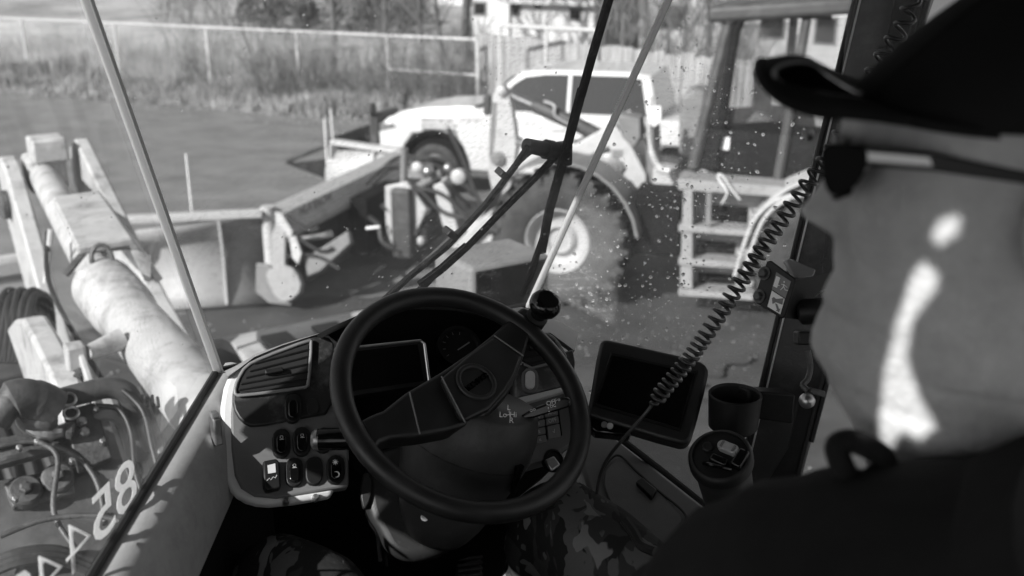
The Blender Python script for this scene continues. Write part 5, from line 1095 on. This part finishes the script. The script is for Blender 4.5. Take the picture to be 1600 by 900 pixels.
for x, y in ((40, 768), (90, 748)):
    o_ = on(x, y, FPn, -.045); wb = build('flange_washer', MB().lathe(o_, FPn[1], [(.036, -.02), (.036, .008), (.031, .014), (.014, .016), (.01, .016)], 24), rustm, hy)
    build('bolt_head', MB().lathe(o_ + FPn[1] * .014, FPn[1], [(.015, 0), (.014, .016), (.009, .018)], 6), rustm, wb, smooth=20)
build('cross_bar', MB().tube([on(-60, 735, FPn), on(40, 708, FPn), on(110, 690, FPn), on(150, 682, FPn)], .022, 10), rustm, hy)
build('bracket_plate', MB().prism(hp([(98, 640), (148, 628), (176, 715), (122, 736)], .03), FPn[1] * -.02), rustm, hy, bevel=.004)
for x, y in ((128, 660), (132, 676)): build('bolt_head', MB().lathe(on(x, y, FPn, .035), FPn[1], [(.012, -.01), (.012, .008), (.007, .014)], 8), steel, hy)
build('elbow_fitting', MB().tube(curve([on(-10, 660, FPn, .1), on(12, 630, FPn, .12), on(36, 622, FPn, .12), on(62, 628, FPn, .1), on(84, 640, FPn, .08)], 6), [.035] * 8 + [.045] * 8 + [.048] * 9, 14), rustm, hy)
build('valve_body', MB().prism(hp(smooth_loop([(18, 636), (30, 612), (80, 610), (92, 640), (88, 668), (42, 664)], 1), .10), FPn[1] * -.08), rustm, hy, bevel=.012)
build('hose_pipe', MB().tube(curve([on(45, 664, FPn, .05), on(62, 674, FPn, .06), on(84, 676, FPn, .06), on(106, 670, FPn, .04)], 5), .016, 10), steel, hy)
build('return_pipe', MB().tube(curve([on(90, 625, FPn, .05), on(130, 614, FPn, .06), on(170, 606, FPn, .06), on(200, 616, FPn, .05), on(210, 650, FPn, .0), on(216, 720, FPn, -.06)], 6), .026, 12), machd, hy)
build('return_pipe', MB().tube(curve([on(150, 650, FPn, .02), on(175, 648, FPn, .03), on(196, 668, FPn, .0), on(208, 720, FPn, -.06)], 6), .016, 10), machg, hy)
for x, y in ((107, 624), (111, 645)): build('hose_clamp', MB().tube([on(x, y, FPn, .08) + (KX * math.cos(6.283 * i / 14) + Z.cross(KX).cross(KX) * 0 + FPn[1].cross(KX) * math.sin(6.283 * i / 14)) * .016 for i in range(14)], .0035, 6, close=True), steel, hy)
build('side_rail', MB().prism(hp([(-40, 690), (60, 672), (96, 664), (104, 690), (-40, 735)], .02), FPn[1] * -.04), rustm, hy, bevel=.006)
for i in range(3): build('lower_hose', MB().tube(curve([on(-20, 880 + i * 10, FPn, -.04), on(30, 862 + i * 9, FPn, -.02), on(90, 858 + i * 9, FPn, -.03), on(150, 880 + i * 9, FPn, -.06)], 5), .010, 8), hosem, hy)
for i in range(3): build('coolant_pipe', MB().tube([on(168 + i * 22, 610, FPn, -.04), on(196 + i * 24, 690, FPn, -.06), on(214 + i * 22, 745, FPn, -.07)], .02, 10), machg, hy)
for k, pl_ in enumerate((((-10, 700), (50, 690), (110, 706), (150, 750), (165, 820)), ((150, 634), (186, 640), (205, 676), (212, 740), (230, 790)), ((60, 690), (90, 715), (84, 800), (120, 860)), ((180, 600), (222, 640), (238, 700), (250, 745)), ((0, 838), (70, 812), (150, 806), (210, 822)))):
    build('thin_hose', MB().tube(curve([on(x, y, FPn, .03 + .015 * k) for x, y in pl_], 7), .0065, 8), hosem if k % 2 else rustm, hy, smooth=60)
for x, y in ((30, 700), (58, 690), (80, 684), (150, 640), (160, 690), (112, 720), (24, 780)): build('small_bolt', MB().lathe(on(x, y, FPn, .045), FPn[1], [(.007, -.01), (.007, .006), (.004, .008)], 6), steel, hy, smooth=20)
for t_ in (.03, .5, .97): build('fitting_nut', MB().lathe(on(45 + 60 * t_, 664 + 8 * t_, FPn, .055), (on(106, 670, FPn) - on(45, 664, FPn)), [(.017, 0), (.021, .004), (.021, .014), (.017, .018)], 6), rustm, hy, smooth=20)
# right front wheel and mudguard of our machine
fw = thing('front_wheel', 'dark front tyre and sunlit mudguard of the loader just beyond the dashboard', 'wheel', W(1.0, 4.15, 0))
wheel(fw, W(1.0, 4.2, .86), KX, .86, .62, .42, lug=22)
mb = MB(); rows = []
for i in range(13):
    a = R(22 + 125 * i / 12); c = W(1.0, 4.2 - math.cos(a) * 1.05, .88 + math.sin(a) * 1.05); rows.append([c + KX * -.38, c + KX * .36, c + KX * .36 + Z * -.05, c + KX * -.38 + Z * -.05])
build('mudguard', mb.grid(rows, close=True), yellow, fw, smooth=40)
mb = MB(); rows = []
for i in range(13):
    a = R(22 + 125 * i / 12); c = W(1.0, 4.2 - math.cos(a) * 1.055, .88 + math.sin(a) * 1.055); rows.append([c + KX * .37, c + KX * .42, c + KX * .42 + Z * -.09, c + KX * .37 + Z * -.09])
build('guard_edge', mb.grid(rows, close=True), blackm, fw, smooth=40)
for x in (-.2, .05): build('guard_step', MB().box(W(1.0 + x, 4.0, 1.945), KX, KY, Z, .13, .5, .02), machd, fw, bevel=.004)
lb = thing('lamp_housing', 'square grey lamp housing with dark back standing beyond the steering wheel', 'lamp', W(1.15, 3.2, 2.2))
BX = (at(745, 428, 3.4), CF)
bx0 = at(700, 415, 3.4); u_ = (KX * .9 + KY * -.1).normalized()
build('housing', MB().box(at(768, 440, 3.5), KX, KY, Z, .32, .26, .22), machg, lb, bevel=.02, bseg=3)
build('back_panel', MB().box(at(768, 440, 3.5) + KY * -.136, KX, KY, Z, .29, .012, .19), blackm, lb, bevel=.01)
build('stem', MB().tube([at(768, 470, 3.5), at(768, 470, 3.5) - Z * .8], .035, 8), machd, lb)
# ================================================================== THE DRIVER
HF = Vector((-.965, .262, 0)).normalized(); HL = Z.cross(HF).normalized()      # where he looks; toward the camera
HL = HL if HL.y < 0 else -HL
HC0 = at(1540, 330, .66); PS = .66 / FPX
def HP(a, b, c): return HC0 + HF * a + HL * b + Z * c
def fa_(px): hd = HF.dot(CF); return ((1540 - 800) * .66 - (px - 800) * .66) / (-HF.x * FPX + hd * (px - 800))
def fc_(py): return -(py - 330) * .682 / FPX / .95
dr = thing('person', 'man in a dark cap and glasses seen from close behind, looking out left', 'person', cab(.62, .3, 2.5))
#        py   front  back  halfwidth  centre-sharpness
LV = [(-60, 1620, 1700, .012, 1), (-40, 1570, 1740, .025, 1), (0, 1525, 1780, .042, 1), (60, 1455, 1800, .060, 1), (130, 1372, 1810, .073, 1), (190, 1306, 1812, .079, 1), (225, 1302, 1808, .078, 1), (250, 1309, 1806, .077, 1), (275, 1308, 1802, .076, 1), (300, 1304, 1798, .075, 1), (345, 1304, 1790, .0735, 1),
      (372, 1307, 1784, .072, 1), (392, 1309, 1780, .071, 1.05), (415, 1309, 1775, .070, 1.1), (436, 1313, 1770, .069, 1.1), (452, 1306, 1767, .068, 1.15), (472, 1297, 1765, .067, 1.2), (490, 1301, 1762, .066, 1.25), (512, 1294, 1760, .065, 1.3), (535, 1287, 1757, .064, 1.3), (555, 1288, 1755, .063, 1.3), (572, 1297, 1752, .0625, 1.25), (590, 1312, 1750, .062, 1.15),
      (620, 1330, 1748, .0625, 1.05), (660, 1354, 1748, .064, 1), (700, 1384, 1752, .067, 1), (740, 1402, 1765, .072, 1), (800, 1412, 1790, .080, 1), (900, 1405, 1830, .10, 1), (1050, 1370, 1860, .14, 1)]
NT = 96; rows = []
def interp(t):
    k = min(int(t), len(LV) - 2); f = t - k; A_, B_ = LV[k], LV[k + 1]; f = f * f * (3 - 2 * f) * .5 + f * .5
    return [A_[i] + (B_[i] - A_[i]) * f for i in range(5)]
steps = [i / 3 for i in range((len(LV) - 1) * 3 + 1)]
for t in steps:
    py, pf_, pb_, hw, sh = interp(t); af, ab = fa_(pf_), fa_(pb_); ac = ab + (af - ab) * .48; c = fc_(py); row = []
    for k in range(NT):
        th_ = 2 * math.pi * k / NT; cs, sn = math.cos(th_), math.sin(th_)
        a = ac + ((af - ac) if cs > 0 else (ac - ab)) * (abs(cs) ** (.82 if cs > 0 else .9)) * (1 if cs > 0 else -1)
        b = hw * (abs(sn) ** (sh if cs > 0 else .9)) * (1 if sn > 0 else -1)
        if cs > 0:
            nb = math.exp(-abs(b / .0155) ** 2.6)
            nz = .0205 * math.exp(-((py - 348) / 23) ** 2) + .011 * math.exp(-((py - 308) / 28) ** 2) if py < 396 else 0
            if 343 < py < 395: nz *= max(0, 1 - ((py - 343) / 46) ** 2)
            wing_ = .006 * math.exp(-((abs(b) - .013) / .006) ** 2) * math.exp(-((py - 355) / 14) ** 2)
            a += nz * nb + wing_
            a -= .010 * math.exp(-((abs(b) - .031) / .013) ** 2) * math.exp(-((py - 252) / 20) ** 2)          # eye sockets
            a += .006 * math.exp(-((abs(b) - .045) / .016) ** 2) * math.exp(-((py - 335) / 45) ** 2)           # cheek
            a -= .004 * math.exp(-((abs(b) - .028) / .007) ** 2) * math.exp(-((py - 410) / 45) ** 2)           # fold by the mouth
            b += (.004 if b > 0 else -.004) * math.exp(-((abs(b) - .055) / .02) ** 2) * math.exp(-((py - 470) / 70) ** 2)   # jowl
        if py > 560:
            w_ = math.sin((py - 560) * .105 + a * 38 + 1.2 * math.sin(b * 30)); f_ = -.0030 * max(0, w_) ** 3 * (1 if cs < .75 else .3); a += f_ * cs; b += f_ * (1 if sn > 0 else -1) * abs(sn)
        q_ = noise.noise(Vector((a * 34, b * 34, c * 34))) * .0016 + noise.noise(Vector((a * 90, b * 90, c * 60))) * .0006; a += q_ * cs; b += q_ * sn
        if 395 < py < 560 and sn > 0: b -= .0028 * math.exp(-((a - .058 + (py - 395) * .00012) / .0035) ** 2)          # crease beside the mouth
        row.append(HP(a, b, c))
    rows.append(row)
body = MB().grid(rows, close=True)
nr = len(rows)
body.f.append(tuple(range(NT - 1, -1, -1)))
# the torso, arms and legs go on under the clothes from the neck down
def limb(pts, rs, seg=14): body.tube(curve(pts, 5), [r for i in range(len(rs) - 1) for r in [rs[i] + (rs[i + 1] - rs[i]) * k / 5 for k in range(5)]] + [rs[-1]], seg)
TX, TY = KX, KY
def D(x, y, z): return cab(x, y, z)
limb([HP(-.03, 0, fc_(900)), D(.66, .24, 3.05), D(.66, .22, 2.8), D(.66, .22, 2.6)], [.09, .14, .14, .15])
for s, hp_, kn_, an in ((-1, D(.54, .36, 2.66), at(455, 940, 1.39), at(470, 1290, 1.75)), (1, D(.80, .34, 2.64), at(895, 845, 1.53), at(800, 1080, 1.85))):
    limb([D(.66 + s * .10, .24, 2.62), hp_.lerp(kn_, .4), hp_.lerp(kn_, .9), kn_.lerp(an, .2), kn_.lerp(an, .6), an, an + KY * .16 - Z * .05], [.07, .06, .045, .042, .04, .035, .03])
    sh, el, wr = D(.66 + s * .20, .26, 3.07), D(.66 + s * .26, .46, 2.80), D(.66 + s * .14, .66, 2.73)
    limb([sh, sh.lerp(el, .5), el, el.lerp(wr, .5), wr, wr + KY * .05], [.055, .05, .042, .036, .03, .034])
    for f in range(4): limb([wr + KY * .05 + KX * (f - 1.5) * .02, wr + KY * (.09 + .006 * (f % 2)) + KX * (f - 1.5) * .022 + Z * .006, wr + KY * (.125 + .008 * (f in (1, 2))) + KX * (f - 1.5) * .021 - Z * .012], [.0105, .0095, .0075], 8)
    limb([wr + KY * .02 - KX * s * .025, wr + KY * .06 - KX * s * .05, wr + KY * .085 - KX * s * .052 - Z * .01], [.012, .0105, .009], 8)
build('body', body, skinm, dr, smooth=80)
# eye, ear
er = MB(); ec = HP(fa_(1632), .074, fc_(300))
er.lathe(ec, HL, [(.012, .0), (.026, .004), (.031, .010), (.029, .014), (.022, .012), (.014, .006), (.002, .004)], 22, sx=1.45, ref=Z)
build('ear', er, skinm, dr, smooth=60)
ey = MB().lathe(HP(fa_(1325), .029, fc_(252)), (HF * .8 + HL * .5), [(.001, .012), (.008, .009), (.0115, .002), (.009, -.006)], 14); build('eye', ey, printm, dr, smooth=70)
# hair below the cap
rw = []
for t in [k / 4 for k in range(12, 48)]:
    py, pf_, pb_, hw, sh = interp(t); rw.append([HP(fa_(pb_ + 6) + (fa_(1660) - fa_(pb_ + 6)) * (1 - math.cos(u)), (hw + .004) * math.sin(u) * 1.0, fc_(py)) for u in [(-1.5 + 3.0 * i / 20) for i in range(21)]])
build('hair', MB().grid(rw), mat('grey_hair', .12, .8, bump=.6, bscale=400, var=.4, scale=80), dr, smooth=60, solid=.004)
# cap
rws = []; c0 = fc_(196); ca = .5 * (fa_(1306) + fa_(1812)); cr1 = .5 * (fa_(1306) - fa_(1812)) + .006
for j in range(13):
    ph_ = math.pi / 2 * j / 12; rr = math.cos(ph_) ** .75 if j < 12 else .02; zz = math.sin(ph_)
    rws.append([HP(ca + cr1 * rr * math.cos(u) - .088 * zz, .086 * rr * math.sin(u), c0 + .002 + .118 * zz) for u in [2 * math.pi * i / 40 for i in range(40)]])
mbc = MB().grid(rws, close=True); mbc.f.append(tuple(range(12 * 40, 13 * 40)))
cpo = build('cap', mbc, capm, dr, smooth=60, solid=.003)
build('cap_button', MB().lathe(HP(ca - .088, 0, c0 + .119), Z, [(.007, 0), (.006, .003), (.001, .004)], 12), capm, cpo)
for u in (25, 90, 155, 205, 270, 335):
    build('cap_seam', MB().tube([HP(ca + (cr1 + .001) * math.cos(R(u)) * math.cos(p_) ** .75 - .088 * math.sin(p_), .0875 * math.sin(R(u)) * math.cos(p_) ** .75, c0 + .003 + .118 * math.sin(p_)) for p_ in [1.45 * k / 9 for k in range(10)]], .0012, 6), capm, cpo)
rws = []
BL = fa_(1172) - (ca + cr1)
def brim_pt(u, t, up=0):
    b0 = .086 * math.sin(u); a0 = ca + cr1 * math.cos(u); tip = ca + cr1 + BL * (1 - .22 * (abs(math.sin(u)) ** 3))
    a = a0 + (tip - a0) * t * (max(0, math.cos(u)) ** .22); b = b0 * (1 + .02 * t - .16 * t * t); q = (b / .086) ** 2
    return HP(a, b, c0 + .002 + up + .014 * t * (1 - t) + (.030 * (1 - q) - .002) * min(1, t * 1.6 + .25))
for j in range(10): rws.append([brim_pt(R(-80 + 160 * i / 36), j / 9) for i in range(37)])
build('brim', MB().grid(rws), capm, cpo, smooth=60, solid=.006)
rws = []
for j in range(6):
    rws.append([brim_pt(R(40) + R(17) * j / 5 * math.cos(6.283 * i / 24), .60 + .34 * j / 5 * math.sin(6.283 * i / 24), .0045) for i in range(24)])
build('brim_patch', MB().grid(rws, close=True), gloss, cpo, smooth=60, solid=.002)
build('brim_piping', MB().tube([brim_pt(R(40) + R(17) * math.cos(6.283 * i / 24), .60 + .34 * math.sin(6.283 * i / 24), .0055) for i in range(6, 20)], .0015, 6), greyk, cpo, smooth=60)
build('brim_edge', MB().tube([brim_pt(R(-80 + 160 * i / 36), 1) for i in range(37)], .0042, 8), capm, cpo, smooth=60)
# glasses
glf = mat('glasses_frame', .012, .3, spec=.3); lensm = mat('dark_lens', .004, .35, spec=.06); gsl = mat('temple_highlight', .5, .35, metal=.6)
GB = (HP(0, .079, 0), HL)
fr0 = build('glasses', MB().prism(tr([(1290, 224), (1340, 226), (1462, 240), (1600, 268), (1665, 282), (1665, 296), (1600, 288), (1460, 268), (1330, 258), (1292, 262)], GB), HL * -.004), glf, dr, bevel=.0012)
build('temple_highlight', MB().prism(tr([(1302, 233), (1340, 236), (1452, 246), (1458, 260), (1340, 250), (1304, 248)], GB, .0012), HL * -.002), gsl, fr0)  # pale strip painting a highlight along the dark temple
ln2 = []
for i in range(9):
    v = i / 8; row = []
    for k in range(13):
        u = k / 12; b = .078 - .070 * u; a = fa_(1312) + .006 * math.sin(u * 1.45) - (.0 if u > .1 else .004); row.append(HP(a + .003, b, fc_(222 + (80 - 34 * (2 * u - .9) ** 2) * v) + .0 - (.004 * (u - .5) ** 2)))
    ln2.append(row)
build('lens', MB().grid(ln2), lensm, fr0, solid=.0025, smooth=60)
build('side_shield', MB().prism(tr(smooth_loop([(1284, 224), (1352, 228), (1358, 250), (1347, 280), (1326, 300), (1303, 307), (1289, 296), (1283, 260)], 1), GB, .002), HL * -.003), lensm, fr0, bevel=.001)
build('bridge', MB().tube([HP(fa_(1296) + .017, .010, fc_(232)), HP(fa_(1296) + .019, 0, fc_(228)), HP(fa_(1296) + .017, -.010, fc_(232))], .0025, 8), glf, fr0)
# jacket: bulky collar, shoulders and near sleeve
def sleeve(pts, rs, seg=28):
    mb = MB(); c = curve(pts, 8); rr = [r for i in range(len(rs) - 1) for r in [rs[i] + (rs[i + 1] - rs[i]) * k / 8 for k in range(8)]] + [rs[-1]]
    mb.tube(c, rr, seg)
    for i, v in enumerate(mb.v): mb.v[i] = v + (noise.noise_vector(v * 11) * .009 + noise.noise_vector(Vector((v.x * 40, v.y * 14, v.z * 22))) * .004)
    return mb
jk = build('jacket', sleeve([at(1760, 960, .56), at(1600, 985, .60), at(1430, 980, .64), at(1280, 978, .70), at(1180, 1000, .75), at(1130, 1075, .82)], [.11, .105, .104, .104, .096, .07]), jackm, dr, smooth=70)
build('sleeve', sleeve([at(1700, 1250, .5), at(1330, 1120, .6), at(1180, 1040, .70), at(1110, 985, .78), at(1040, 950, .88)], [.10, .09, .075, .06, .045]), jackm, dr, smooth=70)
build('collar', MB().tube(curve([at(1352, 770, .655), at(1400, 790, .64), at(1470, 800, .62), at(1560, 830, .60), at(1680, 900, .58)], 6), .022, 12), jackm, dr, smooth=60)
build('shoulder_loop', MB().tube(curve([at(1338, 765, .65), at(1316, 728, .65), at(1308, 696, .65), at(1335, 690, .65), at(1372, 708, .65), at(1384, 722, .65), at(1374, 742, .65), at(1352, 766, .65)], 6), [.008] * 43, 8), capm, dr, smooth=60)
build('torso_cloth', sleeve([at(1640, 1150, .62), D(.66, .22, 2.9), D(.66, .22, 2.55)], [.19, .19, .2]), jackm, dr, smooth=70)
# trousers
def leg(hip, knee, ankle, rk, rt, sd):
    pts = [hip, hip.lerp(knee, .35) + Z * .02, hip.lerp(knee, .75) + Z * .012, knee + (knee - hip).normalized() * .01 + Z * .0, knee.lerp(ankle, .12) + (knee - hip).normalized() * .035, knee.lerp(ankle, .5) + KY * .01, ankle]
    c = curve(pts, 10); rs = [rt, rt * .98, rk * 1.1, rk, rk * .95, rk * .85, rk * .78]; rr = [r for i in range(6) for r in [rs[i] + (rs[i + 1] - rs[i]) * k / 10 for k in range(10)]] + [rs[-1]]
    mb = MB(); mb.tube(c, rr, 32)
    for i, v in enumerate(mb.v):
        st_ = Vector((v.x * 9, v.y * 9, v.z * 26 + sd)); f = noise.noise(st_) * .010 + abs(noise.noise(Vector((v.x * 22 + sd, v.y * 6, v.z * 14)))) * .007
        mb.v[i] = v + (v - c[min(i // 32, len(c) - 1)]).normalized() * f
    return mb
tl1 = leg(D(.54, .36, 2.66), at(455, 925, 1.38), at(470, 1290, 1.75), .068, .095, 0)
tl2 = leg(D(.80, .34, 2.64), at(895, 838, 1.52), at(800, 1080, 1.85), .075, .098, 5)
build('trouser_leg', tl1, camom, dr, smooth=70, sub=1); build('trouser_leg', tl2, camom, dr, smooth=70, sub=1)
build('boot', MB().tube(curve([at(455, 835, 1.95), at(452, 850, 1.93), at(448, 900, 1.9)], 4), [.03, .055, .055, .05, .05, .05, .05, .05, .05], 14), jackm, dr, smooth=60)
build('pocket_strap', MB().tube(curve([at(975, 812, 1.32), at(990, 832, 1.31), at(1000, 850, 1.30), at(1014, 858, 1.29), at(1025, 862, 1.28)], 5), .007, 8), black, dr)
